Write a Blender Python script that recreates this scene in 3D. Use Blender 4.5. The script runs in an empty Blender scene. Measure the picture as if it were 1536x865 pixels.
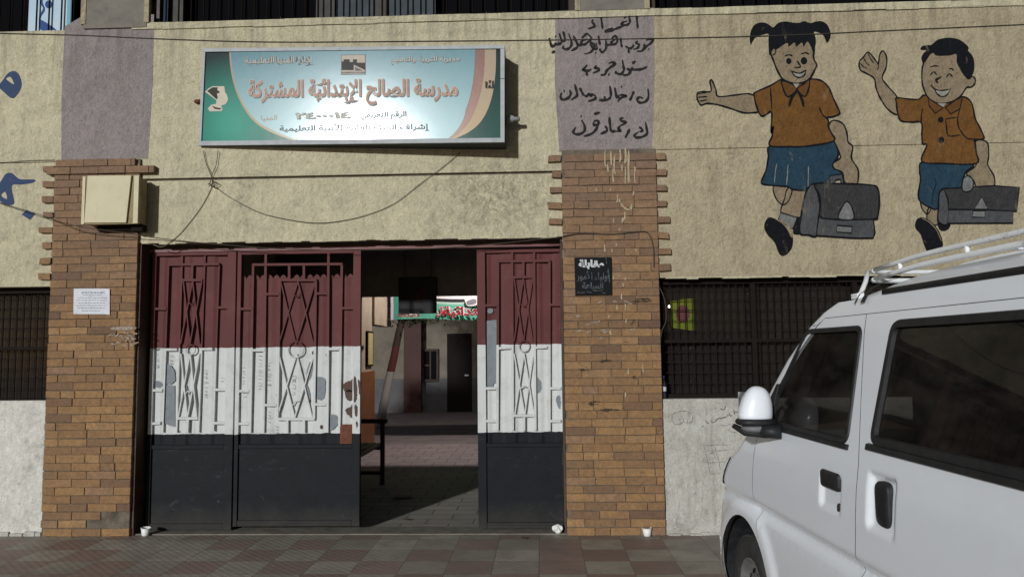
import bpy, bmesh, math, random, re
from math import radians, sin, cos, tan, pi, sqrt, atan2
from mathutils import Vector, Matrix
from mathutils.geometry import tessellate_polygon, delaunay_2d_cdt
random.seed(7)
scene = bpy.context.scene
COL = scene.collection

# ------------------------------------------------------------------ camera
FPX, DIST, EYE = 1150.0, 6.46, 1.5          # focal length in photo pixels, distance to the facade, eye height
camd = bpy.data.cameras.new('camera')
camd.sensor_width = 36.0
camd.lens = 36.0 * FPX / 1536.0
camd.clip_start, camd.clip_end = 0.05, 2000.0
cam = bpy.data.objects.new('camera', camd)
COL.objects.link(cam)
CAM_R = (Matrix.Rotation(radians(2.2), 3, 'Z') @ Matrix.Rotation(pi / 2 + radians(4.75), 3, 'X')
         @ Matrix.Rotation(radians(-0.6), 3, 'Z'))
CAM_O = Vector((0, -DIST, EYE))
cam.matrix_world = Matrix.Translation(CAM_O) @ CAM_R.to_4x4()
scene.camera = cam

# ------------------------------------------------------------------ light
SUN_AZ, SUN_EL = 22.5, 14.5                  # street light from behind the viewer's left shoulder
SUN_STRENGTH = 2.75
SKY_STRENGTH = 0.021
world = bpy.data.worlds.new('World')
scene.world = world
world.use_nodes = True
nt = world.node_tree
sky = nt.nodes.new('ShaderNodeTexSky')
sky.sky_type = 'NISHITA'
sky.sun_disc = False
sky.sun_elevation = radians(SUN_EL)
sky.sun_rotation = radians(180 + SUN_AZ)
nt.links.new(sky.outputs[0], nt.nodes['Background'].inputs[0])
nt.nodes['Background'].inputs[1].default_value = SKY_STRENGTH
sund = bpy.data.lights.new('street_light_beam', 'SUN')
sund.energy = SUN_STRENGTH
sund.angle = radians(2.2)
sund.color = (0.97, 0.99, 1.0)
sun = bpy.data.objects.new('street_light_beam', sund)
COL.objects.link(sun)
sd = Vector((sin(radians(SUN_AZ)) * cos(radians(SUN_EL)), cos(radians(SUN_AZ)) * cos(radians(SUN_EL)), -sin(radians(SUN_EL))))
sun.rotation_euler = sd.to_track_quat('-Z', 'Y').to_euler()
vs = scene.view_settings
vs.view_transform = 'Standard'
vs.look = 'None'
vs.exposure = 0.0
vs.gamma = 1.0
vs.use_curve_mapping = False

# ------------------------------------------------------------------ measuring helpers (photo pixel -> real place)
def ray(px, py):
    return CAM_R @ Vector(((px - 768) / FPX, -(py - 432.5) / FPX, -1))
def W(px, py, y=0.0):
    """place on the upright plane at depth y behind the facade"""
    d = ray(px, py)
    return CAM_O + d * ((y - CAM_O.y) / d.y)
def G(px, py, z=0.0):
    d = ray(px, py)
    return CAM_O + d * ((z - CAM_O.z) / d.z)
def X(px, py, y=0.0): return W(px, py, y).x
def Z(px, py, y=0.0): return W(px, py, y).z

# ------------------------------------------------------------------ materials
MATS = {}
def nodes_of(name):
    m = bpy.data.materials.new(name)
    m.use_nodes = True
    n, l = m.node_tree.nodes, m.node_tree.links
    return m, n, l, n['Principled BSDF']
def setspec(b, v):
    b.inputs['Specular IOR Level'].default_value = v
def noise(n, l, scale, detail=5.0, rough=0.6, vec=None, dist=0.0):
    t = n.new('ShaderNodeTexNoise')
    t.inputs['Scale'].default_value = scale
    t.inputs['Detail'].default_value = detail
    t.inputs['Roughness'].default_value = rough
    t.inputs['Distortion'].default_value = dist
    if vec is not None: l.new(vec, t.inputs['Vector'])
    return t.outputs['Fac']
def ramp(n, l, fac, stops, interp='LINEAR'):
    r = n.new('ShaderNodeValToRGB')
    r.color_ramp.interpolation = interp
    el = r.color_ramp.elements
    while len(el) < len(stops): el.new(0.5)
    for e, (p, c) in zip(el, stops):
        e.position = p
        e.color = (*c, 1) if len(c) == 3 else c
    l.new(fac, r.inputs[0])
    return r.outputs[0]
def mix(n, l, fac, a, b, mode='MIX'):
    m = n.new('ShaderNodeMix')
    m.data_type = 'RGBA'
    m.blend_type = mode
    for sock, v in ((m.inputs[0], fac), (m.inputs[6], a), (m.inputs[7], b)):
        if hasattr(v, 'is_output'): l.new(v, sock)
        elif isinstance(v, (int, float)): sock.default_value = v
        else: sock.default_value = (*v, 1)
    return m.outputs[2]
def math_(n, l, op, a, b=None, c=None):
    m = n.new('ShaderNodeMath')
    m.operation = op
    for i, v in enumerate((a, b, c)):
        if v is None: continue
        if hasattr(v, 'is_output'): l.new(v, m.inputs[i])
        else: m.inputs[i].default_value = v
    return m.outputs[0]
def pos_of(n):
    return n.new('ShaderNodeNewGeometry').outputs['Position']
def scaled(n, l, vec, s):
    m = n.new('ShaderNodeMapping')
    m.inputs['Scale'].default_value = s
    l.new(vec, m.inputs['Vector'])
    return m.outputs[0]
def bump(n, l, bsdf, h, strength=0.3, dist=0.01):
    b = n.new('ShaderNodeBump')
    b.inputs['Strength'].default_value = strength
    b.inputs['Distance'].default_value = dist
    l.new(h, b.inputs['Height'])
    l.new(b.outputs[0], bsdf.inputs['Normal'])
def MAT(name, col, dirt=None, scale=6.0, lo=0.42, hi=0.68, rough=0.75, spec=0.3, metal=0.0, bs=0.0, bscale=80.0, var=0.12, coat=0.0):
    """painted or raw surface: base colour, uneven tone, dirt patches, grain"""
    if name in MATS: return MATS[name]
    m, n, l, b = nodes_of(name)
    p = pos_of(n)
    f1 = noise(n, l, scale * 0.35, 6, 0.6, p)
    base = mix(n, l, f1, tuple(c * (1 - var) for c in col), tuple(min(1, c * (1 + var)) for c in col))
    if dirt:
        f2 = noise(n, l, scale, 8, 0.68, p, 0.4)
        base = mix(n, l, ramp(n, l, f2, [(lo, (0, 0, 0)), (hi, (1, 1, 1))]), base, dirt)
    l.new(base, b.inputs['Base Color'])
    f3 = noise(n, l, scale * 2.1, 4, 0.6, p)
    l.new(math_(n, l, 'MULTIPLY_ADD', f3, 0.24, max(0.02, rough - 0.12)), b.inputs['Roughness'])
    b.inputs['Metallic'].default_value = metal
    setspec(b, spec)
    if coat:
        b.inputs['Coat Weight'].default_value = coat
        b.inputs['Coat Roughness'].default_value = 0.06
    if bs: bump(n, l, b, noise(n, l, bscale, 6, 0.65, p), bs, 0.01)
    MATS[name] = m
    return m
def plaster_mat(name, col, dirt, stain, bs=0.55):
    m, n, l, b = nodes_of(name)
    p = pos_of(n)
    big = noise(n, l, 0.8, 4, 0.55, p)
    base = mix(n, l, big, tuple(c * 0.9 for c in col), tuple(c * 1.18 for c in col))
    blot = noise(n, l, 5.0, 9, 0.72, p, 0.5)
    base = mix(n, l, ramp(n, l, blot, [(0.44, (0, 0, 0)), (0.72, (0.85, 0.85, 0.85))]), base, dirt)
    run = noise(n, l, 3.0, 5, 0.6, scaled(n, l, p, (3.2, 1, 0.28)))                # rain streaks
    base = mix(n, l, ramp(n, l, run, [(0.54, (0, 0, 0)), (0.74, (0.55, 0.55, 0.55))]), base, stain)
    mid = noise(n, l, 24.0, 10, 0.85, scaled(n, l, p, (1.15, 1, 0.8)), 0.4)
    base = mix(n, l, 1.0, base, ramp(n, l, mid, [(0.32, (0.5,) * 3), (0.45, (0.94,) * 3), (0.55, (1.06,) * 3), (0.68, (1.28,) * 3)]), 'MULTIPLY')
    grime = noise(n, l, 1.7, 7, 0.7, p, 0.8)
    base = mix(n, l, math_(n, l, 'MULTIPLY', ramp(n, l, grime, [(0.52, (0, 0, 0)), (0.72, (1, 1, 1))]), ramp(n, l, noise(n, l, 11, 7, 0.75, p, 1.2), [(0.45, (0, 0, 0)), (0.62, (0.75,) * 3)])), base, tuple(c * 0.42 for c in dirt))
    fine = noise(n, l, 55.0, 6, 0.8, p)
    base = mix(n, l, ramp(n, l, fine, [(0.34, (1, 1, 1)), (0.44, (0, 0, 0))]), base, tuple(c * 0.5 for c in col))
    spots = noise(n, l, 17.0, 3, 0.5, p)
    base = mix(n, l, ramp(n, l, spots, [(0.70, (0, 0, 0)), (0.76, (0.6, 0.6, 0.6))]), base, tuple(c * 0.35 for c in dirt))
    sx = n.new('ShaderNodeSeparateXYZ'); l.new(p, sx.inputs[0])
    # water streaks that start under the upper window ledge, and a mouldy patch over the lintel
    down = n.new('ShaderNodeMapRange'); down.inputs[1].default_value = 3.75; down.inputs[2].default_value = 4.42; l.new(sx.outputs[2], down.inputs[0])
    strk = ramp(n, l, noise(n, l, 4.5, 6, 0.7, scaled(n, l, p, (2.6, 1, 0.12)), 0.3), [(0.48, (0, 0, 0)), (0.66, (1, 1, 1))])
    base = mix(n, l, math_(n, l, 'MULTIPLY', strk, math_(n, l, 'MULTIPLY', down.outputs[0], 0.6)), base, tuple(c * 0.62 for c in stain))
    dv = n.new('ShaderNodeVectorMath'); dv.operation = 'DISTANCE'; dv.inputs[1].default_value = (MOULD.x, 0, MOULD.z * 1.7)
    l.new(scaled(n, l, p, (1, 1, 1.7)), dv.inputs[0])
    md = math_(n, l, 'MULTIPLY', ramp(n, l, dv.outputs['Value'], [(0.12, (1, 1, 1)), (0.85, (0, 0, 0))]), ramp(n, l, noise(n, l, 13, 9, 0.75, p, 1.5), [(0.44, (0, 0, 0)), (0.60, (0.7,) * 3)]))
    base = mix(n, l, md, base, (0.15, 0.135, 0.10))
    l.new(base, b.inputs['Base Color'])
    b.inputs['Roughness'].default_value = 0.92
    setspec(b, 0.15)
    h = math_(n, l, 'ADD', noise(n, l, 48, 7, 0.7, p), math_(n, l, 'MULTIPLY', noise(n, l, 9, 4, 0.6, p), 1.6))
    bump(n, l, b, h, bs + 0.3, 0.02)
    MATS[name] = m
    return m
MOULD = W(748, 292)
plaster = plaster_mat('yellow_plaster', (0.575, 0.525, 0.365), (0.435, 0.40, 0.285), (0.34, 0.31, 0.23))
plaster_r = plaster_mat('weathered_dimmed_plaster', (0.47, 0.405, 0.275), (0.36, 0.30, 0.205), (0.27, 0.225, 0.155), 0.7)  # browner weathered plaster, also darkened for the lamplight's falloff to the right
lilac = plaster_mat('lilac_paint', (0.30, 0.262, 0.255), (0.24, 0.21, 0.20), (0.20, 0.18, 0.17))
whitewash = plaster_mat('whitewash', (0.50, 0.49, 0.44), (0.36, 0.34, 0.29), (0.25, 0.23, 0.19), 0.4)
whitewash_l = plaster_mat('bright_whitewash', (0.64, 0.63, 0.57), (0.52, 0.50, 0.44), (0.38, 0.35, 0.29), 0.3)  # paler whitewash for the left low wall
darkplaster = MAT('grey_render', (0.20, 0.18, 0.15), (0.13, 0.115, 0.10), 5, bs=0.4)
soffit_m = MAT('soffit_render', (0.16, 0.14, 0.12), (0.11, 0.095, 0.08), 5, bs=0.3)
mortar = MAT('mortar', (0.17, 0.14, 0.105), (0.08, 0.065, 0.05), 12, bs=0.5, rough=0.95)
cream = MAT('cream_wall', (0.40, 0.33, 0.245), (0.31, 0.26, 0.195), 3, bs=0.15)
black_m = MAT('slot_shade_black', (0.012, 0.011, 0.010), rough=0.9, spec=0.1)
dark_iron = MAT('dark_iron', (0.013, 0.010, 0.009), (0.018, 0.012, 0.009), 9, rough=0.8, spec=0.08)
maroon = MAT('maroon_paint', (0.17, 0.055, 0.055), (0.13, 0.05, 0.045), 6, rough=0.5, spec=0.35, bs=0.1)
rust = MAT('rust', (0.16, 0.055, 0.03), (0.08, 0.035, 0.022), 30, rough=0.85, bs=0.3)
grey_peel = MAT('bare_grey_metal', (0.19, 0.215, 0.23), (0.15, 0.17, 0.19), 20, rough=0.6)
dark_peel = MAT('chipped_dark_metal', (0.07, 0.055, 0.05), (0.12, 0.05, 0.03), 30, rough=0.75)
wire_m = MAT('wire_rubber', (0.075, 0.064, 0.050), rough=0.8, spec=0.1)
ink = MAT('black_wall_paint', (0.017, 0.016, 0.016), (0.05, 0.045, 0.04), 30, 0.55, 0.8, rough=0.75, spec=0.2, bs=0.35, bscale=50)
blue_ink = MAT('blue_wall_paint', (0.035, 0.06, 0.13), (0.08, 0.10, 0.15), 30, 0.55, 0.8, rough=0.8, bs=0.4, bscale=50)
white_plastic = MAT('white_plastic', (0.78, 0.78, 0.76), rough=0.4, var=0.05)
paper_m = MAT('white_paper', (0.66, 0.68, 0.72), (0.56, 0.58, 0.62), 14, rough=0.8, var=0.05)
wood_dark = MAT('dark_wood', (0.035, 0.022, 0.015), (0.05, 0.03, 0.02), 14, rough=0.5)
wood_brown = MAT('brown_wood', (0.24, 0.10, 0.04), (0.17, 0.07, 0.03), 6, rough=0.5)
box_m = MAT('cream_metal_box', (0.56, 0.51, 0.335), (0.44, 0.38, 0.23), 5, 0.5, 0.8, rough=0.55, bs=0.05)
box_side = MAT('brown_box_side', (0.30, 0.24, 0.13), (0.20, 0.14, 0.07), 6, rough=0.7)  # darker brown body behind the cream door
alu = MAT('aluminium', (0.36, 0.38, 0.40), (0.28, 0.30, 0.31), 12, rough=0.5, spec=0.3)
steel_paint = MAT('rack_white_paint', (0.84, 0.85, 0.86), (0.42, 0.38, 0.32), 22, 0.56, 0.72, rough=0.45)

def brick_mat():
    m, n, l, b = nodes_of('sand_brick')
    p = pos_of(n)
    isl = n.new('ShaderNodeNewGeometry').outputs['Random Per Island']
    tone = ramp(n, l, isl, [(0.0, (0.14, 0.085, 0.060)), (0.04, (0.18, 0.108, 0.066)), (0.14, (0.225, 0.135, 0.073)), (0.45, (0.27, 0.156, 0.074)),
                            (0.7, (0.31, 0.18, 0.082)), (0.9, (0.345, 0.208, 0.096)), (1.0, (0.255, 0.155, 0.10))])
    z = n.new('ShaderNodeSeparateXYZ'); l.new(p, z.inputs[0])
    hi = n.new('ShaderNodeMapRange')
    hi.inputs[1].default_value, hi.inputs[2].default_value = 1.7, 2.9
    l.new(z.outputs[2], hi.inputs[0])
    tone = mix(n, l, math_(n, l, 'MULTIPLY', hi.outputs[0], 0.6), tone, (0.21, 0.142, 0.108))  # duller brown towards the top
    blot = noise(n, l, 14, 8, 0.75, p, 0.6)
    tone = mix(n, l, 1.0, tone, ramp(n, l, noise(n, l, 30, 9, 0.8, p, 0.5), [(0.3, (0.6,) * 3), (0.5, (1.0,) * 3), (0.7, (1.3,) * 3)]), 'MULTIPLY')
    tone = mix(n, l, ramp(n, l, blot, [(0.42, (0, 0, 0)), (0.72, (0.75,) * 3)]), tone, (0.17, 0.105, 0.065))
    scr = noise(n, l, 16, 8, 0.75, scaled(n, l, p, (1.3, 1, 5)), 1.6)               # dark scratches of the rough fired face
    tone = mix(n, l, ramp(n, l, scr, [(0.57, (0, 0, 0)), (0.66, (0.85, 0.85, 0.85))]), tone, (0.055, 0.036, 0.024))
    l.new(tone, b.inputs['Base Color'])
    b.inputs['Roughness'].default_value = 0.85
    setspec(b, 0.2)
    bump(n, l, b, noise(n, l, 60, 6, 0.7, scaled(n, l, p, (0.6, 1, 1.6))), 0.45, 0.01)
    return m
brick_m = brick_mat()

def band_mat(name, z_white, z_black):
    """flag-banded gate paint: maroon over white over black, hand-cut edges, dirt"""
    m, n, l, b = nodes_of(name)
    p = pos_of(n)
    s = n.new('ShaderNodeSeparateXYZ'); l.new(p, s.inputs[0])
    wob = math_(n, l, 'MULTIPLY_ADD', noise(n, l, 14, 3, 0.5, p), 0.018, -0.009)
    z = math_(n, l, 'ADD', s.outputs[2], wob)
    red = mix(n, l, noise(n, l, 3, 6, 0.6, p), (0.085, 0.030, 0.030), (0.15, 0.052, 0.050))
    whi = mix(n, l, ramp(n, l, noise(n, l, 7, 8, 0.7, p, 0.4), [(0.5, (0, 0, 0)), (0.78, (1, 1, 1))]), (0.57, 0.585, 0.575), (0.43, 0.425, 0.40))
    whi = mix(n, l, ramp(n, l, noise(n, l, 24, 5, 0.7, scaled(n, l, p, (1, 1, 0.5))), [(0.70, (0, 0, 0)), (0.74, (0.8, 0.8, 0.8))]), whi, (0.10, 0.09, 0.08))
    blk = mix(n, l, noise(n, l, 6, 8, 0.7, p), (0.0065, 0.008, 0.010), (0.015, 0.0175, 0.021))
    blk = mix(n, l, ramp(n, l, noise(n, l, 30, 4, 0.6, p), [(0.73, (0, 0, 0)), (0.76, (0.5, 0.5, 0.5))]), blk, (0.25, 0.25, 0.25))
    dust = math_(n, l, 'MULTIPLY', ramp(n, l, math_(n, l, 'ADD', z, math_(n, l, 'MULTIPLY', noise(n, l, 5, 7, 0.7, p), 0.35)), [(0.12, (1, 1, 1)), (0.42, (0, 0, 0))]), 0.55)
    blk = mix(n, l, dust, blk, (0.075, 0.066, 0.055))                              # street dust at the foot
    scuff = noise(n, l, 5, 9, 0.75, scaled(n, l, p, (1, 1, 2.2)), 1.0)
    blk = mix(n, l, ramp(n, l, scuff, [(0.58, (0, 0, 0)), (0.70, (0.35,) * 3)]), blk, (0.09, 0.095, 0.10))
    rst = noise(n, l, 7, 6, 0.7, scaled(n, l, p, (2.2, 1, 0.22)), 0.3)
    whi = mix(n, l, ramp(n, l, rst, [(0.60, (0, 0, 0)), (0.72, (0.55,) * 3)]), whi, (0.30, 0.235, 0.17))   # rust runs
    red = mix(n, l, ramp(n, l, noise(n, l, 6, 9, 0.75, p, 0.8), [(0.55, (0, 0, 0)), (0.72, (0.6,) * 3)]), red, (0.15, 0.075, 0.065))
    red = mix(n, l, ramp(n, l, noise(n, l, 28, 4, 0.6, p), [(0.72, (0, 0, 0)), (0.75, (0.6,) * 3)]), red, (0.26, 0.20, 0.18))
    c = mix(n, l, math_(n, l, 'GREATER_THAN', z, z_black), blk, whi)
    c = mix(n, l, math_(n, l, 'GREATER_THAN', z, z_white), c, red)
    l.new(c, b.inputs['Base Color'])
    b.inputs['Roughness'].default_value = 0.6
    setspec(b, 0.12)
    bump(n, l, b, noise(n, l, 12, 5, 0.6, p), 0.12, 0.02)
    return m
GY = 0.15                                       # gates stand this far behind the facade
gate_m = band_mat('flag_gate_paint', Z(450, 520, GY), Z(450, 650, GY))

def tile_mat():
    m, n, l, b = nodes_of('pavement_tiles')
    p = pos_of(n)
    T = 0.325
    sp = scaled(n, l, p, (1 / T, 1 / T, 1 / T))
    off = n.new('ShaderNodeVectorMath'); off.operation = 'ADD'
    off.inputs[1].default_value = (0.13, 0.43, 0.5); l.new(sp, off.inputs[0])
    br = n.new('ShaderNodeTexBrick')
    br.offset = 0.0; br.squash = 1.0
    br.inputs['Scale'].default_value = 1.0
    br.inputs['Mortar Size'].default_value = 0.011
    br.inputs['Mortar Smooth'].default_value = 0.3
    br.inputs['Brick Width'].default_value = 1.0
    br.inputs['Row Height'].default_value = 1.0
    br.inputs['Bias'].default_value = 0.0
    br.inputs['Color1'].default_value = (0, 0, 0, 1)
    br.inputs['Color2'].default_value = (1, 1, 1, 1)
    l.new(off.outputs[0], br.inputs['Vector'])
    ck = n.new('ShaderNodeTexChecker'); ck.inputs['Scale'].default_value = 1.0
    fl = n.new('ShaderNodeVectorMath'); fl.operation = 'FLOOR'; l.new(off.outputs[0], fl.inputs[0])
    half = n.new('ShaderNodeVectorMath'); half.operation = 'ADD'; half.inputs[1].default_value = (0.5, 0.5, 0.5)
    l.new(fl.outputs[0], half.inputs[0])
    flat = n.new('ShaderNodeVectorMath'); flat.operation = 'MULTIPLY'; flat.inputs[1].default_value = (1, 1, 0)
    l.new(half.outputs[0], flat.inputs[0])
    l.new(flat.outputs[0], ck.inputs['Vector'])
    wn = n.new('ShaderNodeTexWhiteNoise'); l.new(flat.outputs[0], wn.inputs['Vector'])
    grey = mix(n, l, wn.outputs['Value'], (0.30, 0.268, 0.225), (0.40, 0.36, 0.30))
    red = mix(n, l, wn.outputs['Value'], (0.235, 0.165, 0.14), (0.31, 0.22, 0.185))
    sw = math_(n, l, 'GREATER_THAN', wn.outputs['Value'], 0.84)
    ckf = math_(n, l, 'ABSOLUTE', math_(n, l, 'SUBTRACT', ck.outputs['Fac'], sw))
    c = mix(n, l, ckf, grey, red)
    blot = noise(n, l, 4, 8, 0.7, p, 0.5)
    c = mix(n, l, ramp(n, l, blot, [(0.45, (0, 0, 0)), (0.75, (0.75, 0.75, 0.75))]), c, (0.20, 0.175, 0.145))
    wet = noise(n, l, 1.1, 5, 0.6, p)
    c = mix(n, l, ramp(n, l, wet, [(0.5, (0, 0, 0)), (0.7, (0.5, 0.5, 0.5))]), c, (0.15, 0.125, 0.105))
    edge = n.new('ShaderNodeSeparateXYZ'); l.new(p, edge.inputs[0])
    nw = n.new('ShaderNodeMapRange'); nw.inputs[1].default_value = -0.42; nw.inputs[2].default_value = 0.0; l.new(edge.outputs[1], nw.inputs[0])
    sand = math_(n, l, 'MULTIPLY', nw.outputs[0], ramp(n, l, noise(n, l, 6, 8, 0.75, p, 0.6), [(0.40, (0, 0, 0)), (0.62, (0.8,) * 3)]))
    c = mix(n, l, sand, c, (0.22, 0.19, 0.15))                                           # sand swept up against the wall
    c = mix(n, l, ramp(n, l, noise(n, l, 26, 6, 0.8, p), [(0.60, (0, 0, 0)), (0.70, (0.5,) * 3)]), c, (0.29, 0.26, 0.22))
    c = mix(n, l, ramp(n, l, noise(n, l, 9, 3, 0.5, p), [(0.72, (0, 0, 0)), (0.75, (0.7,) * 3)]), c, (0.07, 0.06, 0.05))
    c = mix(n, l, math_(n, l, 'MULTIPLY', br.outputs['Fac'], ramp(n, l, noise(n, l, 5, 5, 0.7, p), [(0.35, (0.35,) * 3), (0.6, (1, 1, 1))])), c, (0.12, 0.10, 0.085))
    l.new(c, b.inputs['Base Color'])
    l.new(ramp(n, l, blot, [(0.3, (0.45,) * 3), (0.7, (0.75,) * 3)]), b.inputs['Roughness'])
    setspec(b, 0.35)
    wv = n.new('ShaderNodeTexWave'); wv.wave_type = 'BANDS'; wv.bands_direction = 'DIAGONAL'
    wv.inputs['Scale'].default_value = 9.0; wv.inputs['Distortion'].default_value = 0.3
    l.new(p, wv.inputs['Vector'])
    h = math_(n, l, 'SUBTRACT', math_(n, l, 'MULTIPLY', wv.outputs['Fac'], 0.35), math_(n, l, 'MULTIPLY', br.outputs['Fac'], 1.4))
    h = math_(n, l, 'ADD', h, math_(n, l, 'MULTIPLY', noise(n, l, 70, 5, 0.7, p), 0.5))
    bump(n, l, b, h, 0.35, 0.006)
    return m
def paver_mat(name, c1, c2, w, hgt):
    m, n, l, b = nodes_of(name)
    p = pos_of(n)
    br = n.new('ShaderNodeTexBrick')
    br.inputs['Scale'].default_value = 1.0
    br.inputs['Brick Width'].default_value = w
    br.inputs['Row Height'].default_value = hgt
    br.inputs['Mortar Size'].default_value = 0.008
    br.inputs['Color1'].default_value = (*c1, 1); br.inputs['Color2'].default_value = (*c2, 1)
    br.inputs['Mortar'].default_value = (*[c * 0.4 for c in c1], 1)
    l.new(p, br.inputs['Vector'])
    blot = noise(n, l, 3, 7, 0.7, p, 0.5)
    c = mix(n, l, ramp(n, l, blot, [(0.45, (0, 0, 0)), (0.75, (0.7, 0.7, 0.7))]), br.outputs['Color'], tuple(x * 0.6 for x in c1))
    l.new(c, b.inputs['Base Color'])
    b.inputs['Roughness'].default_value = 0.7
    bump(n, l, b, math_(n, l, 'SUBTRACT', noise(n, l, 60, 4, 0.6, p), br.outputs['Fac']), 0.3, 0.006)
    return m
tiles_m = tile_mat()
passage_m = paver_mat('passage_pavers', (0.27, 0.25, 0.215), (0.33, 0.30, 0.26), 0.42, 0.2)
strip_m = paver_mat('pink_pavers', (0.24, 0.20, 0.195), (0.28, 0.235, 0.225), 0.3, 0.3)
yard_m = MAT('courtyard_earth', (0.20, 0.175, 0.165), (0.14, 0.12, 0.115), 2.5, bs=0.4, bscale=30)
asphalt = MAT('asphalt', (0.05, 0.05, 0.05), (0.035, 0.035, 0.034), 6, bs=0.5)

# ------------------------------------------------------------------ mesh helpers
def NB(): return bmesh.new()
def box(bm, x0, x1, y0, y1, z0, z1):
    v = [bm.verts.new(p) for p in ((x0, y0, z0), (x1, y0, z0), (x1, y1, z0), (x0, y1, z0), (x0, y0, z1), (x1, y0, z1), (x1, y1, z1), (x0, y1, z1))]
    for f in ((3, 2, 1, 0), (4, 5, 6, 7), (0, 1, 5, 4), (1, 2, 6, 5), (2, 3, 7, 6), (3, 0, 4, 7)):
        bm.faces.new([v[i] for i in f])
def obox(bm, c, ax, ay, az):
    """box from its centre and three half-axis vectors"""
    c, ax, ay, az = Vector(c), Vector(ax), Vector(ay), Vector(az)
    v = [bm.verts.new(c + ax * sx + ay * sy + az * sz) for sz in (-1, 1) for sx, sy in ((-1, -1), (1, -1), (1, 1), (-1, 1))]
    for f in ((3, 2, 1, 0), (4, 5, 6, 7), (0, 1, 5, 4), (1, 2, 6, 5), (2, 3, 7, 6), (3, 0, 4, 7)):
        bm.faces.new([v[i] for i in f])
def bar(bm, a, b, w, y0, y1):
    """flat bar between two photo-measured points (Vectors) in an upright plane; w = width"""
    a, b = Vector(a), Vector(b)
    d = Vector((b.x - a.x, 0, b.z - a.z))
    L = d.length
    if L < 1e-6: return
    d.normalize()
    q = Vector((-d.z, 0, d.x))
    c = (a + b) / 2
    c.y = (y0 + y1) / 2
    obox(bm, c, d * (L / 2), Vector((0, (y1 - y0) / 2, 0)), q * (w / 2))
def tube(bm, pts, r, n=7, closed=False):
    pts = [Vector(p) for p in pts]
    rr = r if isinstance(r, (list, tuple)) else [r] * len(pts)
    rings = []
    N = len(pts)
    prev = None
    for i, p in enumerate(pts):
        if closed: t = pts[(i + 1) % N] - pts[i - 1]
        else: t = pts[min(i + 1, N - 1)] - pts[max(i - 1, 0)]
        t.normalize()
        ref = prev if prev is not None else (Vector((0, 0, 1)) if abs(t.z) < 0.9 else Vector((1, 0, 0)))
        u = (ref - t * ref.dot(t)).normalized()
        prev = u
        v = t.cross(u)
        rings.append([bm.verts.new(p + (u * cos(2 * pi * k / n) + v * sin(2 * pi * k / n)) * rr[i]) for k in range(n)])
    for i in range(N if closed else N - 1):
        a, b = rings[i], rings[(i + 1) % N]
        for k in range(n):
            f = bm.faces.new((a[k], a[(k + 1) % n], b[(k + 1) % n], b[k])); f.smooth = True
    if not closed:
        bm.faces.new(rings[0][::-1]); bm.faces.new(rings[-1])
def lathe(bm, prof, c, axis=(0, 0, 1), n=24, cap=True):
    """prof: list of (radius, height along axis)"""
    ax = Vector(axis).normalized()
    u = ax.orthogonal().normalized(); v = ax.cross(u)
    c = Vector(c)
    rings = [[bm.verts.new(c + ax * h + (u * cos(2 * pi * k / n) + v * sin(2 * pi * k / n)) * r) for k in range(n)] for r, h in prof]
    for a, b in zip(rings, rings[1:]):
        for k in range(n):
            f = bm.faces.new((a[k], a[(k + 1) % n], b[(k + 1) % n], b[k])); f.smooth = True
    if cap:
        bm.faces.new(rings[0][::-1]); bm.faces.new(rings[-1])
def catmull(P, closed=True, k=6):
    P = [Vector((p[0], p[1])) for p in P]
    N = len(P); out = []
    rng = range(N) if closed else range(N - 1)
    for i in rng:
        if closed: a, b, c, d = P[i - 1], P[i], P[(i + 1) % N], P[(i + 2) % N]
        else: a, b, c, d = P[max(i - 1, 0)], P[i], P[i + 1], P[min(i + 2, N - 1)]
        for j in range(k):
            t = j / k
            out.append(0.5 * ((2 * b) + (c - a) * t + (2 * a - 5 * b + 4 * c - d) * t * t + (3 * b - a - 3 * c + d) * t ** 3))
    if not closed: out.append(P[-1])
    return out
def fill_px(bm, polys, y, smooth=True, k=5, jag=0.0):
    """painted patch on an upright plane at y; polys in photo pixels, the first is the outline, the others holes"""
    loops = [(catmull(p, True, k) if smooth else [Vector(q) for q in p]) for p in polys]
    if jag:
        loops = [[Vector((q.x + random.uniform(-jag, jag), q.y + random.uniform(-jag, jag))) for q in lp] for lp in loops]
    L3 = [[W(q.x, q.y, y) for q in lp] for lp in loops]
    flat = [v for lp in L3 for v in lp]
    bv = [bm.verts.new(v) for v in flat]
    for t in tessellate_polygon([[Vector((v.x, v.z, 0)) for v in lp] for lp in L3]):
        try: bm.faces.new([bv[i] for i in t])
        except ValueError: pass
def stroke_px(bm, pts, y, wpx, smooth=True, closed=False, taper=True, k=5):
    """brush stroke of width wpx (photo pixels) on the upright plane at y"""
    q = catmull(pts, closed, k) if smooth and len(pts) > 2 else [Vector(p) for p in pts]
    if len(q) == 2: q = [q[0].lerp(q[1], t / 4) for t in range(5)]
    N = len(q)
    L, R_ = [], []
    ph = random.random() * 9
    for i, p in enumerate(q):
        t = (q[(i + 1) % N] - q[i - 1]) if closed else (q[min(i + 1, N - 1)] - q[max(i - 1, 0)])
        if t.length < 1e-6: t = Vector((1, 0))
        t.normalize()
        nn = Vector((-t.y, t.x))
        s = 1 + 0.18 * sin(i * 0.9 + ph)
        if taper and not closed: s *= min(1, 0.45 + 0.55 * min(i, N - 1 - i) / max(1, N * 0.18))
        w = wpx * 0.5 * s
        L.append(bm.verts.new(W(*(p + nn * w), y))); R_.append(bm.verts.new(W(*(p - nn * w), y)))
    for i in range(N if closed else N - 1):
        j = (i + 1) % N
        try: bm.faces.new((L[i], R_[i], R_[j], L[j]))
        except ValueError: pass
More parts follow.
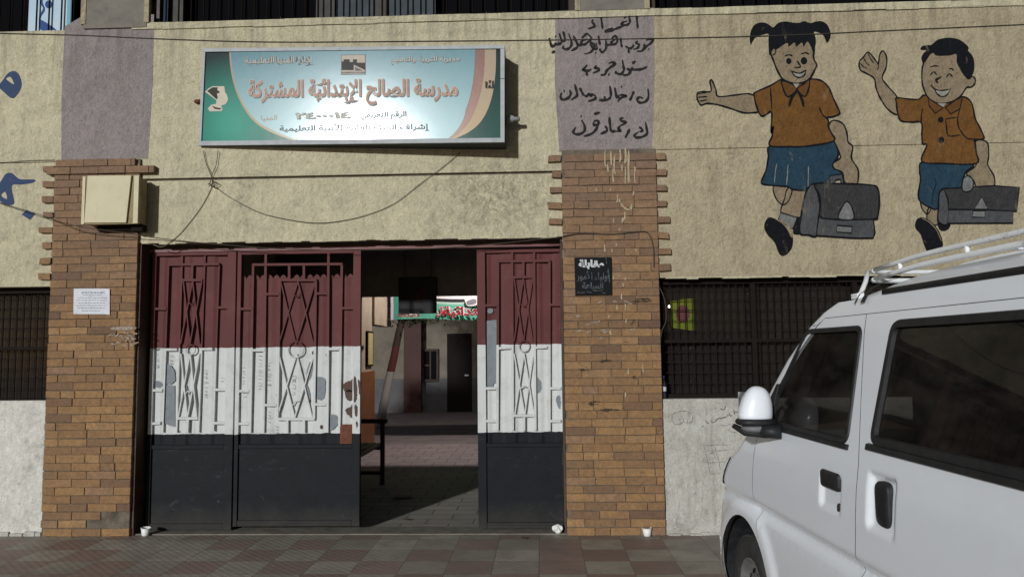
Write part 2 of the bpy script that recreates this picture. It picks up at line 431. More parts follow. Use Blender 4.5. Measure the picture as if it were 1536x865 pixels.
def disc_px(bm, c, rx, ry, y, n=18):
    fill_px(bm, [[(c[0] + rx * cos(2 * pi * k / n), c[1] + ry * sin(2 * pi * k / n)) for k in range(n)]], y, False)
def face_out(bm, toward=None):
    bmesh.ops.recalc_face_normals(bm, faces=bm.faces)
def obj(name, bm, mat, parent=None, recalc=True, shade=False, bevel=0.0, label=None):
    if recalc: bmesh.ops.recalc_face_normals(bm, faces=bm.faces)
    me = bpy.data.meshes.new(name)
    if parent is not None:
        off = wloc(parent)
        for v in bm.verts: v.co -= off
    bm.to_mesh(me); bm.free()
    for mm in (mat if isinstance(mat, (list, tuple)) else [mat]): me.materials.append(mm)
    if shade:
        for p in me.polygons: p.use_smooth = True
    o = bpy.data.objects.new(name, me)
    COL.objects.link(o)
    if parent is not None: o.parent = parent
    if bevel:
        md = o.modifiers.new('bevel', 'BEVEL'); md.width = bevel; md.segments = 2; md.limit_method = 'ANGLE'
    if label: o['label'] = label
    return o
def wloc(o):
    v = Vector(o.location)
    p = o.parent
    while p is not None:
        v += Vector(p.location); p = p.parent
    return v
def tag(o, label, cat, group=None):
    o['label'] = label; o['category'] = cat
    if group: o['group'] = group
    return o
def thing(name, label, cat, loc, group=None):
    o = bpy.data.objects.new(name, None)
    o.empty_display_size = 0.1
    o.location = loc
    COL.objects.link(o)
    return tag(o, label, cat, group)
def struct(name, bm, mat, kind='structure'):
    o = obj(name, bm, mat); o['kind'] = kind
    return o
# ---- Arabic lettering: the built-in font needs joined letter forms, set right to left
_F = {'ا': 'FE8D2', 'أ': 'FE832', 'إ': 'FE872', 'ء': 'FE801', 'ئ': 'FE894', 'ب': 'FE8F4', 'ة': 'FE932', 'ت': 'FE954', 'ج': 'FE9D4', 'ح': 'FEA14',
      'خ': 'FEA54', 'د': 'FEA92', 'ر': 'FEAD2', 'س': 'FEB14', 'ش': 'FEB54', 'ص': 'FEB94', 'ض': 'FEBD4', 'ع': 'FEC94', 'ف': 'FED14', 'ق': 'FED54',
      'ك': 'FED94', 'ل': 'FEDD4', 'م': 'FEE14', 'ن': 'FEE54', 'ه': 'FEE94', 'و': 'FEED2', 'ي': 'FEF14', 'ز': 'FEAF2'}
_LA = {'ا': 0xFEFB, 'أ': 0xFEF7, 'إ': 0xFEF9}
def arabic(s):
    out, i, prev = [], 0, False
    while i < len(s):
        c = s[i]
        if c == 'ل' and i + 1 < len(s) and s[i + 1] in _LA:
            out.append(chr(_LA[s[i + 1]] + (1 if prev else 0))); prev = False; i += 2; continue
        if c in _F:
            base, nf = int(_F[c][:4], 16), int(_F[c][4])
            nxt = i + 1 < len(s) and s[i + 1] in _F and int(_F[s[i + 1]][4]) > 1
            if prev and nxt and nf == 4: k, prev = 3, True
            elif prev and nf > 1: k, prev = 1, False
            elif nxt and nf == 4: k, prev = 2, True
            else: k, prev = 0, False
            out.append(chr(base + k)); i += 1; continue
        out.append(c); prev = False; i += 1
    t = ''.join(out)[::-1]
    return re.sub(r'[٠-٩]+', lambda m: m.group(0)[::-1], t)
def text_bm(s, quad, fatten=0.0, depth=0.0):
    """lettering filling the quad (four world corners: top left, top right, bottom right, bottom left)"""
    c = bpy.data.curves.new('lettering', 'FONT')
    c.body = s; c.size = 1.0; c.offset = fatten; c.resolution_u = 4
    o = bpy.data.objects.new('lettering', c)
    COL.objects.link(o)
    dg = bpy.context.evaluated_depsgraph_get()
    me = bpy.data.meshes.new_from_object(o.evaluated_get(dg))
    bpy.data.objects.remove(o); bpy.data.curves.remove(c)
    bm = bmesh.new(); bm.from_mesh(me); bpy.data.meshes.remove(me)
    xs = [v.co.x for v in bm.verts]; ys = [v.co.y for v in bm.verts]
    x0, x1, y0, y1 = min(xs), max(xs), min(ys), max(ys)
    TL, TR, BR, BL = [Vector(q) for q in quad]
    nrm = (TR - TL).cross(BL - TL).normalized()
    if nrm.y > 0: nrm = -nrm
    seen, k = set(), 0
    for v in bm.verts:
        if v in seen: continue
        st, isl = [v], []
        seen.add(v)
        while st:
            a = st.pop(); isl.append(a)
            for e in a.link_edges:
                b = e.other_vert(a)
                if b not in seen: seen.add(b); st.append(b)
        for a in isl:
            s_, t_ = (a.co.x - x0) / (x1 - x0), (y1 - a.co.y) / (y1 - y0)
            a.co = (TL.lerp(TR, s_)).lerp(BL.lerp(BR, s_), t_) + nrm * (depth + 0.00025 * (k % 5))
        k += 1
    return bm
def quad_px(x0, y0, x1, y1, y=0.0, dy=0.0):
    return [W(x0, y0, y), W(x1, y0 + dy, y), W(x1, y1 + dy, y), W(x0, y1, y)]
# ================================================================== SETTING
XL, XR = -9.0, 9.0
ZW_T, ZW_B = 2.11, 1.10                         # lower windows: head and sill
ZL = 2.475                                      # underside of the lintel over the gate
ZTOP = 4.44                                     # foot of the upper windows
PLX0, PLX1 = -4.235, -3.475                     # left brick pillar
PRX0, PRX1 = 0.185, 0.985                       # right brick pillar
ZCAP = 3.215                                    # top of the brickwork
D1, D2 = 1.45, 13.5                             # depth of the passage beam, depth of the far courtyard wall

bm = NB(); box(bm, -60, 60, -9.0, 0.25, -0.3, 0.0)
struct('pavement', bm, tiles_m)
bm = NB(); box(bm, -60, 60, -60, -9.16, -0.5, -0.12)
struct('street', bm, asphalt)
bm = NB(); box(bm, -60, 60, -9.16, -9.003, -0.4, 0.006)
struct('kerb', bm, MAT('kerb_stone', (0.24, 0.23, 0.21), (0.16, 0.15, 0.14), 6, bs=0.3))
bm = NB(); box(bm, -3.6, 2.2, 0.25, 3.4, -0.3, 0.004)
struct('passage_floor', bm, passage_m)
bm = NB(); box(bm, -9, 9, 3.4, 6.3, -0.3, 0.004)
struct('courtyard_path', bm, strip_m)
bm = NB(); box(bm, -14, 14, 6.3, 24, -0.3, -0.02)
struct('courtyard_ground', bm, yard_m)
bm = NB(); box(bm, PLX1, PRX0, 0.02, 0.30, 0.0, 0.008)
struct('threshold', bm, MAT('worn_concrete', (0.22, 0.20, 0.165), (0.13, 0.11, 0.09), 8, bs=0.4))

school = thing('school_building', 'school front of yellow plaster with brick gate pillars and barred windows', 'building', (0, 0.2, 0))
# --- plaster band (front face y = 0)
def wall_piece(bm, x0, x1, z0, z1, y0=0.0, y1=0.25): box(bm, x0, x1, y0, y1, z0, z1)
CR = 3.205
bm = NB()
wall_piece(bm, XL, PLX1, ZW_T, CR - 0.004)
wall_piece(bm, XL, PLX1, CR + 0.004, 4.40)
wall_piece(bm, XL, -7.202, ZW_B + 0.03, ZW_T)
wall_piece(bm, PLX1, PRX0, ZL, 3.018)
wall_piece(bm, PLX1, PRX0, 3.042, ZTOP)
wall_piece(bm, XL, PRX0, 3.06, 4.38, 0.014, 0.24)
obj('plaster_wall', bm, plaster, school)
bm = NB()
wall_piece(bm, PRX0, 2.65, ZW_T, CR - 0.003)
wall_piece(bm, PRX0, 2.65, CR + 0.003, ZTOP)
wall_piece(bm, 2.65, XR, ZW_T, CR - 0.003)
wall_piece(bm, 2.65, XR, CR + 0.003, ZTOP)
wall_piece(bm, 4.602, XR, ZW_B, ZW_T)
wall_piece(bm, PRX0 + 0.01, XR, ZW_T + 0.1, ZTOP - 0.1, 0.012, 0.24)
obj('plaster_wall', bm, plaster_r, school, label='weathered browner stretch of plaster behind the painted children, darkened as the lamplight falls off')
bm = NB(); box(bm, PLX1 + 0.002, PRX0 - 0.002, 0.03, 0.24, 3.0, 3.058); obj('joint_backing', bm, mortar, school)
# slightly proud ledge lip under the upper windows
bm = NB()
n_ = 46
for i in range(n_):
    xa = -3.6 + (XR + 3.6) * i / n_; xb = -3.6 + (XR + 3.6) * (i + 1) / n_
    if xa > PLX1 - 0.2: box(bm, xa, xb, -0.012 - 0.004 * random.random(), -0.001, ZTOP - 0.055 - 0.008 * random.random(), ZTOP + 0.004 * random.random())
obj('ledge', bm, plaster, school)
# ragged broken plaster edge over lintel and right window
bm = NB()
x = PLX1 + 0.02
while x < PRX0 - 0.05:
    w_ = random.uniform(0.04, 0.16)
    box(bm, x, min(x + w_, PRX0 - 0.02), -0.002, 0.03, ZL - random.uniform(0.002, 0.014), ZL + 0.004)
    x += w_
x = PRX1 + 0.06
while x < XR - 1:
    w_ = random.uniform(0.04, 0.18)
    box(bm, x, x + w_, -0.002, 0.03, ZW_T - random.uniform(0.002, 0.016), ZW_T + 0.004)
    x += w_
obj('broken_edge', bm, plaster, school)
# lilac painted columns
bm = NB()
fill_px(bm, [[(97, 40), (128, 22), (231, 22), (229, 120), (222, 238), (180, 238), (92, 240), (92, 150)]], -0.002, False)
obj('painted_column', bm, lilac, school)
bm = NB()
fill_px(bm, [[(833, 17), (981, 12), (982, 120), (978, 224), (839, 228), (832, 120)]], -0.002, False)
obj('painted_column', bm, lilac, school)
# low whitewashed walls below the windows
bm = NB(); box(bm, XL, PLX0 + 0.02, 0.0, 0.25, 0, ZW_B + 0.03)
obj('low_wall', bm, whitewash_l, school, label='paler white low wall left of the brick pillar')
bm = NB(); box(bm, PRX1 - 0.02, XR, 0.0, 0.25, 0, ZW_B)
obj('low_wall', bm, whitewash, school)
# crumbled foot of the low walls
bm = NB()
for (a, b) in ((PRX1 + 0.02, 2.4), (-6.5, PLX0 - 0.02)):
    x = a
    while x < b:
        w_ = random.uniform(0.03, 0.12); hh = random.uniform(0.01, 0.05)
        box(bm, x, x + w_, -random.uniform(0.004, 0.03), 0.02, 0.0, hh)
        x += w_ * 0.9
    obj('crumbled_plaster', bm, whitewash, school); bm = NB()
bm.free()
# --- brick pillars
COURSE, BLEN = 0.0675, 0.25
def brickwork(name, x0, x1, ztop, skip=(), teeth=(), ends=()):
    bm = NB()
    box(bm, x0 + 0.004, x1 - 0.004, -0.022, 0.26, 0, ztop - 0.004)
    core = obj(name + '_core' if False else 'pillar_core', bm, mortar, school)
    bm = NB()
    nz = int(ztop / COURSE)
    for r in range(nz):
        z0 = r * COURSE + 0.002 + random.uniform(-0.002, 0.002); z1 = (r + 1) * COURSE - 0.002 + random.uniform(-0.002, 0.002)
        x = x0 - (BLEN * 0.5 if r % 2 else 0) + random.uniform(-0.03, 0.03)
        k = 0
        while x < x1:
            w_ = BLEN * random.choice((1, 1, 1, 1, 0.5, 0.97, 1.03))
            a, b = max(x, x0), min(x + w_ - 0.004, x1)
            if x1 - b < 0.05: b = x1
            if b - a > 0.03 and (r, k) not in skip:
                d = -0.032 + random.uniform(-0.004, 0.004)
                ti = random.uniform(-0.0025, 0.0025)
                c = Vector(((a + b) / 2, (d + 0.25) / 2, (z0 + z1) / 2))
                obox(bm, c, ((b - a) / 2, 0, ti), (0, (0.25 - d) / 2, 0), (0, 0, (z1 - z0) / 2))
            if b == x1: break
            x += w_; k += 1
        # brick ends toothed into the plaster on alternate courses
        for side, zmin in teeth:
            zc = (z0 + z1) / 2
            if r % 2 == 0 and zc > zmin + 0.03 and zc < ztop:
                t = random.choice((random.uniform(0.10, 0.128), random.uniform(0.08, 0.125)))
                xa, xb = (x0 - t, x0 - 0.002) if side < 0 else (x1 + 0.002, x1 + t)
                obox(bm, ((xa + xb) / 2, -0.006, (z0 + z1) / 2), ((xb - xa) / 2, random.uniform(-0.004, 0.004), random.uniform(-0.004, 0.004)), (0, 0.028, 0), (random.uniform(-0.004, 0.004), 0, (z1 - z0) / 2 - random.uniform(0.002, 0.009)))
    o = obj('brick_pillar', bm, brick_m, school, bevel=0.004)
    return o
brickwork('brick_pillar', PLX0, PLX1, ZCAP, skip=((2, 2), (2, 3), (1, 2), (1, 3), (0, 3)), teeth=((-1, ZW_T),))
brickwork('brick_pillar', PRX0, PRX1, ZCAP, skip=((11, 0),), teeth=((-1, ZL), (1, ZW_T - 0.02)))
# two long courses that run past the left pillar over the cable box
bm = NB()
for zz, xe in ((Z(150, 246) , X(208, 246)), (Z(150, 257), X(236, 257))):
    x = PLX0 + (0.02 if zz > 3.16 else -0.06)
    while x < xe:
        w_ = min(random.uniform(0.2, 0.27), xe - x)
        box(bm, x, x + w_ - 0.004, -0.055 + random.uniform(-0.004, 0.004), 0.01, zz - 0.031, zz + 0.031)
        x += w_
obj('brick_course', bm, brick_m, school, bevel=0.004)
# black smears and cream drips on the right pillar, chalk scrawl on the left one
drip_m = MAT('cream_paint_drips', (0.42, 0.36, 0.24), (0.30, 0.22, 0.13), 50, 0.45, 0.65, rough=0.8)
bm = NB()
YD = -0.0395
for (x_, y_, L_, w_) in [(908, 225, 26, 3), (916, 226, 22, 4), (922, 232, 30, 4), (930, 224, 20, 4), (938, 222, 24, 5), (943, 226, 48, 5), (938, 250, 26, 3), (920, 250, 24, 3), (952, 250, 8, 4),
                         (952, 258, 16, 2.5), (911, 246, 12, 4), (933, 247, 10, 3), (895, 282, 5, 3), (916, 282, 5, 3), (950, 287, 6, 3), (926, 292, 12, 3), (929, 298, 6, 4), (947, 306, 9, 4), (937, 318, 12, 4),
                         (934, 326, 8, 4), (921, 328, 6, 3), (929, 342, 4, 3), (907, 366, 12, 3.5), (924, 364, 6, 3), (918, 373, 5, 3), (954, 373, 3, 3), (921, 413, 6, 3), (938, 416, 4, 3), (934, 424, 6, 3),
                         (933, 440, 9, 3), (925, 457, 8, 3), (938, 455, 10, 3), (914, 472, 5, 3), (940, 478, 6, 3), (915, 495, 7, 4), (964, 545, 14, 2.5), (943, 553, 8, 4), (938, 588, 8, 3)]:
    stroke_px(bm, [(x_, y_), (x_ + random.uniform(-1, 1), y_ + L_ * 0.6), (x_ + random.uniform(-1.5, 1.5), y_ + L_)], YD, w_ * 0.65)
stroke_px(bm, [(931, 305), (937, 312), (944, 314), (947, 308)], YD, 2.5)
obj('paint_drips', bm, drip_m, school)
bm = NB()
for (x_, y_) in [(900, 453), (922, 452), (939, 452), (945, 455), (867, 474), (893, 483), (897, 482), (882, 487), (868, 496), (883, 498), (905, 495), (908, 498), (903, 507), (949, 494)]:
    stroke_px(bm, [(x_ - 3, y_ + random.uniform(-1, 2)), (x_, y_), (x_ + 4, y_ + random.uniform(-2, 2))], YD, 2.6)
for px, py in [(166, 503), (174, 501), (182, 506), (189, 500), (196, 505), (202, 501), (170, 514), (178, 512), (186, 516), (192, 511), (198, 515), (204, 512), (190, 506), (200, 508)]:
    stroke_px(bm, [(px - 4, py + random.uniform(-3, 3)), (px, py + random.uniform(-3, 3)), (px + 4, py + random.uniform(-3, 3))], YD, 2.2)
fill_px(bm, [[(166, 491), (182, 489), (203, 490), (201, 494), (184, 495), (168, 494)]], YD, True)
obj('chalk_marks', bm, MAT('chalk', (0.36, 0.31, 0.26), (0.22, 0.14, 0.09), 60, 0.42, 0.58, rough=0.9), school)
smear = MAT('black_smear', (0.05, 0.036, 0.026), (0.12, 0.075, 0.04), 40, 0.5, 0.7, rough=0.9)
bm = NB()
for (a, b, y_, amp, w_) in [(944, 978, 449, 3, 3), (952, 975, 447, 2, 2.5), (902, 932, 614, 3, 4), (908, 926, 611, 2, 3), (880, 900, 603, 1.5, 2), (882, 898, 606, 1, 1.6), (922, 948, 578, 2, 2.5), (900, 914, 541, 2, 2),
                             (932, 946, 530, 3, 2), (948, 966, 494, 3, 2), (942, 954, 482, 4, 2), (868, 884, 554, 1, 2.4), (902, 918, 540, 1, 2), (944, 954, 565, 1.5, 2), (965, 980, 586, 2, 2), (966, 980, 604, 3, 2)]:
    if random.random() < 0.35: continue
    for q in range(5):
        o_ = random.uniform(-0.35, 0.35) * (b - a); yo = random.uniform(-1, 1) * (amp * 0.7 + 0.8); L_ = (b - a) * random.uniform(0.25, 0.6)
        x0_ = (a + b) / 2 + o_ - L_ / 2
        stroke_px(bm, [(x0_ + L_ * t / 4, y_ + yo + random.uniform(-.7, .7) - amp * 0.5 * (o_ / (b - a) + t / 4 - 0.5)) for t in range(5)], YD - 0.0001 * q, w_ * random.uniform(0.25, 0.6))
obj('black_smears', bm, smear, school)
# pencil scribbles on the low wall beside the van
pen = MAT('pencil_scribble', (0.10, 0.09, 0.08), (0.35, 0.32, 0.28), 40, 0.45, 0.6, rough=0.9)
bm = NB()
def S1(p): return (990 + p[0] / 6.657, 590 + p[1] / 6.657)
for s in [[(120, 260), (125, 210), (180, 180), (250, 175), (320, 200)], [(120, 260), (140, 300), (200, 305), (235, 270), (230, 240)], [(235, 285), (290, 290), (320, 275), (325, 210)], [(270, 250), (275, 285)],
          [(440, 520), (470, 650), (500, 800)], [(540, 505), (570, 620), (590, 680), (600, 770)], [(450, 520), (560, 510), (700, 515)], [(460, 570), (570, 570), (690, 565)], [(440, 680), (520, 690), (660, 675)],
          [(490, 600), (540, 590), (550, 650)], [(500, 800), (600, 795)], [(600, 310), (650, 320), (700, 300)], [(660, 350), (730, 385), (760, 380)], [(740, 310), (780, 320), (830, 310)], [(410, 335), (440, 320)]]:
    stroke_px(bm, [S1(p) for p in s], -0.0022, 0.8)
for s in [[(460, 265), (470, 290), (490, 300)], [(510, 270), (530, 285), (550, 280)], [(550, 285), (570, 255), (600, 245), (620, 240)], [(600, 250), (660, 230), (680, 210)], [(690, 190), (700, 220), (720, 215)],
          [(735, 150), (745, 210)], [(750, 180), (790, 185), (840, 180)], [(600, 150), (640, 160), (655, 120)]]:
    stroke_px(bm, [S1(p) for p in s], -0.0022, 1.6)
stroke_px(bm, [S1((188, 255)), S1((192, 262))], -0.0022, 3)
obj('pencil_scribbles', bm, pen, school)

# --- lower windows
def iron_window(x0, x1, mull, speck):
    """deep opening filled by an iron grille in front of glass with painted glints"""
    z0, z1 = ZW_B, ZW_T
    bm = NB()
    for a, b, c, d in ((x0, x1, z1 - 0.05, z1), (x0, x1, z0, z0 + 0.035), (x0, x0 + 0.035, z0 + 0.035, z1 - 0.05), (x1 - 0.035, x1, z0 + 0.035, z1 - 0.05)):
        box(bm, a, b, 0.10, 0.16, c, d)
    win = obj('window', bm, dark_iron, school)
    bm = NB()
    x = x0 + 0.035
    while x < x1 - 0.05:
        x += 0.062
        box(bm, x, x + 0.006, 0.115, 0.125, z0 + 0.035, z1 - 0.05)
    z = z0 + 0.035
    while z < z1 - 0.08:
        z += 0.088
        box(bm, x0 + 0.035, x1 - 0.035, 0.126, 0.133, z, z + 0.006)
    for m_ in mull: box(bm, m_, m_ + 0.04, 0.103, 0.15, z0 + 0.035, z1 - 0.05)
    box(bm, x0 + 0.035, x1 - 0.035, 0.108, 0.148, (z0 + z1) / 2 - 0.04, (z0 + z1) / 2 - 0.012)
    obj('grille', bm, dark_iron, win)
    bm = NB(); box(bm, x0 + 0.01, x1 - 0.01, 0.20, 0.206, z0 + 0.01, z1 - 0.01)
    obj('pane', bm, speck, win)
    return win
def pane_mat():
    m, n, l, b = nodes_of('glint_speckled_glass')
    p = pos_of(n)
    sp = noise(n, l, 30, 5, 0.75, scaled(n, l, p, (1.6, 1, 0.8)))
    band = noise(n, l, 5.2, 1, 0.3, scaled(n, l, p, (1, 1, 0.03)))
    f = math_(n, l, 'MULTIPLY', ramp(n, l, sp, [(0.57, (0, 0, 0)), (0.66, (1, 1, 1))]), ramp(n, l, band, [(0.52, (0, 0, 0)), (0.58, (1, 1, 1))]))  # pale speckles in upright bands paint glints on the glass
    c = mix(n, l, f, (0.024, 0.020, 0.018), (0.085, 0.092, 0.10))
    l.new(c, b.inputs['Base Color'])
    b.inputs['Roughness'].default_value = 0.12
    tr = n.new('ShaderNodeBsdfTransparent')
    tr.inputs[0].default_value = (0.9, 0.9, 0.9, 1)
    ms = n.new('ShaderNodeMixShader')
    l.new(math_(n, l, 'MULTIPLY_ADD', f, 0.35, 0.6), ms.inputs[0])
    l.new(tr.outputs[0], ms.inputs[1]); l.new(b.outputs[0], ms.inputs[2])
    l.new(ms.outputs[0], n['Material Output'].inputs['Surface'])
    return m
pane_m = pane_mat()
iron_window(PRX1 + 0.012, 4.6, [X(1128, 500, 0.1), X(1282, 500, 0.1), 3.6], pane_m)
iron_window(-7.2, PLX0 - 0.006, [-5.3, -6.2], pane_m)
# rooms behind the windows, their darkness put into the wall colour
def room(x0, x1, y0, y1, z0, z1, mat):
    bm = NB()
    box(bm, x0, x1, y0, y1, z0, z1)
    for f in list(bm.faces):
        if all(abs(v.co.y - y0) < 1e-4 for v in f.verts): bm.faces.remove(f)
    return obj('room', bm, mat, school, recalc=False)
room_m = MAT('dark_room_shade', (0.05, 0.042, 0.035), (0.035, 0.03, 0.025), 3)
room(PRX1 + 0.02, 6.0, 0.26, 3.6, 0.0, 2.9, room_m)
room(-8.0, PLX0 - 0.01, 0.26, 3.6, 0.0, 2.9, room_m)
# --- upper storey: columns, openings with vertical bars
ZU = 6.1
upp = [(-9, -4.79), (-4.79, X(126, 10)), (X(126, 10), X(215, 10)), (X(236, 10), X(862, 10)), (X(880, 8), X(962, 8)), (X(972, 8), 8.5)]
bm = NB()
box(bm, XL, XR, 0.0, 0.25, ZU, 8.2)
obj('upper_wall', bm, plaster, school)
bm = NB()
cx0, cx1 = X(128, 10), X(222, 10)
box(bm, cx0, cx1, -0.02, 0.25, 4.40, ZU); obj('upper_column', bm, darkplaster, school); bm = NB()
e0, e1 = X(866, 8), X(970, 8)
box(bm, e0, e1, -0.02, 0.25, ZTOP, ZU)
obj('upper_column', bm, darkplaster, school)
bm = NB()
for a in (cx0, cx1, e0, e1): box(bm, a - 0.022, a + 0.022, -0.026, 0.02, ZTOP + 0.0, ZU - 0.02)
obj('column_edge', bm, plaster_r, school)
def upper_window(x0, x1, z0, step):
    bm = NB()
    box(bm, x0, x0 + 0.05, 0.05, 0.12, z0, ZU); box(bm, x1 - 0.05, x1, 0.05, 0.12, z0, ZU)
    box(bm, x0 + 0.05, x1 - 0.05, 0.05, 0.12, ZU - 0.06, ZU)
    win = obj('upper_window', bm, wood_dark, school)
    bm = NB()
    x = x0 + 0.10
    while x < x1 - 0.05:
        tube(bm, [(x, 0.07, z0 + 0.002), (x, 0.07, ZU - 0.05)], 0.008, 6)
        x += step
    box(bm, x0 + 0.05, x1 - 0.05, 0.064, 0.076, 5.2, 5.225)
    obj('grille', bm, dark_iron, win)
    bm = NB()
    box(bm, x0 + 0.02, x1 - 0.02, 0.26, 0.27, z0, ZU)
    obj('pane', bm, MAT('unlit_window_black', (0.006, 0.006, 0.007), rough=0.9, spec=0.0), win)  # matt black sheet painting the dark of the unlit interior
    return win
wA = upper_window(-7.5, cx0 - 0.024, 4.40, 0.115)
wB = upper_window(cx1 + 0.03, e0 - 0.024, ZTOP, 0.115)
wC = upper_window(e1 + 0.03, 8.6, ZTOP, 0.115)
bm = NB(); box(bm, X(247, 10), X(264, 10), 0.13, 0.16, ZTOP, ZU)
obj('shutter', bm, MAT('grey_shutter', (0.075, 0.07, 0.062), (0.05, 0.045, 0.04), 7), wB); bm = NB()
box(bm, X(472, 5, 0.1), X(500, 5, 0.1), 0.14, 0.17, ZTOP, ZU); box(bm, X(560, 5, 0.1), X(580, 5, 0.1), 0.14, 0.17, ZTOP, ZU)
obj('shutter', bm, MAT('grey_shutter', (0.075, 0.07, 0.062), (0.05, 0.045, 0.04), 7), wB)
bm = NB(); box(bm, X(502, 5, 0.1), X(558, 5, 0.1), 0.15, 0.18, ZTOP, ZU); box(bm, X(582, 5, 0.1), X(652, 5, 0.1), 0.15, 0.18, ZTOP, ZU)
obj('window_board', bm, MAT('blue_grey_board', (0.055, 0.07, 0.085), (0.035, 0.045, 0.05), 7), wB)
bm = NB(); box(bm, XL, XR, 0.01, 0.25, 4.30, 4.399); obj('sill', bm, plaster, school)

# --- passage behind the gates
bm = NB()
box(bm, -4.0, -2.78, 0.26, 6.0, 0.0, 3.0)
obj('passage_wall', bm, cream, school)
bm = NB(); box(bm, -2.785, -2.755, 3.5, 6.12, 0.004, 1.22)
obj('wall_panel', bm, wood_brown, school)
bm = NB(); box(bm, -2.95, -2.74, 6.02, 7.4, 1.98, 3.4); obj('door_lintel', bm, cream, school)
bm = NB(); box(bm, 1.2, 3.0, 0.26, 4.4, 0, 2.849); obj('passage_wall', bm, darkplaster, school)
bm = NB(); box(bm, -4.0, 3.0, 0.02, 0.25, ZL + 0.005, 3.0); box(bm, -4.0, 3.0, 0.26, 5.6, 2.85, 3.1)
obj('ceiling_lamp_screen', bm, soffit_m, school)  # ceiling run on out of sight to screen the passage floor from the lamp
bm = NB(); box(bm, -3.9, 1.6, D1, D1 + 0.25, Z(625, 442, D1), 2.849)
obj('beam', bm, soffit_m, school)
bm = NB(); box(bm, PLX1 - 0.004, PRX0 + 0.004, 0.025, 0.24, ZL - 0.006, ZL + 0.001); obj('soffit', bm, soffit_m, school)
reveal_m = MAT('shade_brown', (0.075, 0.047, 0.032), (0.05, 0.03, 0.02), 7, rough=0.7)  # brown darkened to paint the shade of the unlit gate reveals
bm = NB(); box(bm, PLX1 + 0.001, PLX1 + 0.02, 0.0, 0.25, 0, ZL - 0.008); obj('gate_jamb', bm, reveal_m, school)
bm = NB(); box(bm, PRX0 - 0.02, PRX0 - 0.001, 0.06, 0.25, 0, ZL - 0.008); obj('gate_jamb', bm, reveal_m, school)

# --- building across the courtyard
far = thing('courtyard_building', 'dim building across the courtyard with a dark pilaster, window and door', 'building', (0, D2 + 0.3, 0))
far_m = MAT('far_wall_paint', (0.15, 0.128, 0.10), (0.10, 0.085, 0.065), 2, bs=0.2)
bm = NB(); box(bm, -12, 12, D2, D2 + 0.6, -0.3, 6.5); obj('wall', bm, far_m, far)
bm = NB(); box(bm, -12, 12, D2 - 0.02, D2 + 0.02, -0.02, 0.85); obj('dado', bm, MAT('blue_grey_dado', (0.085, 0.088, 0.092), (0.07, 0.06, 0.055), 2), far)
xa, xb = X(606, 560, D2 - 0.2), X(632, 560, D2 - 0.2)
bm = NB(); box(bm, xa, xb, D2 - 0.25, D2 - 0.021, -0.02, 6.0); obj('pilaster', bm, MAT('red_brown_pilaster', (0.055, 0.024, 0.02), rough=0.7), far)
xa, xb, za, zb = X(634, 560, D2), X(658, 560, D2), Z(645, 572, D2), Z(645, 523, D2)
bm = NB()
for q in ((xa, xb, za, za + 0.06), (xa, xb, zb - 0.06, zb), (xa, xa + 0.05, za + .06, zb - .06), (xb - 0.05, xb, za + .06, zb - .06), ((xa + xb) / 2 - 0.02, (xa + xb) / 2 + 0.02, za + .06, zb - .06), (xa + .05, (xa + xb) / 2 - .02, (za + zb) / 2 - .02, (za + zb) / 2 + .02)):
    box(bm, q[0], q[1], D2 - 0.06, D2 - 0.021, q[2], q[3])
wn_ = obj('window', bm, MAT('brown_window_frame', (0.04, 0.025, 0.02)), far)
bm = NB(); box(bm, xa + 0.01, xb - 0.01, D2 - 0.034, D2 - 0.022, za + 0.01, zb - 0.01); obj('pane', bm, MAT('unlit_window_black', (0.01, 0.01, 0.01)), wn_)
xa, xb = X(671, 560, D2), X(708, 560, D2)
bm = NB(); box(bm, xa, xb, D2 - 0.05, D2 - 0.022, -0.02, Z(690, 500, D2)); dr = obj('door', bm, MAT('black_door', (0.012, 0.010, 0.009), rough=0.8, spec=0.05), far)
bm = NB(); box(bm, xb - 0.18, xb - 0.08, D2 - 0.09, D2 - 0.052, 0.9, 0.94); obj('handle', bm, alu, dr)
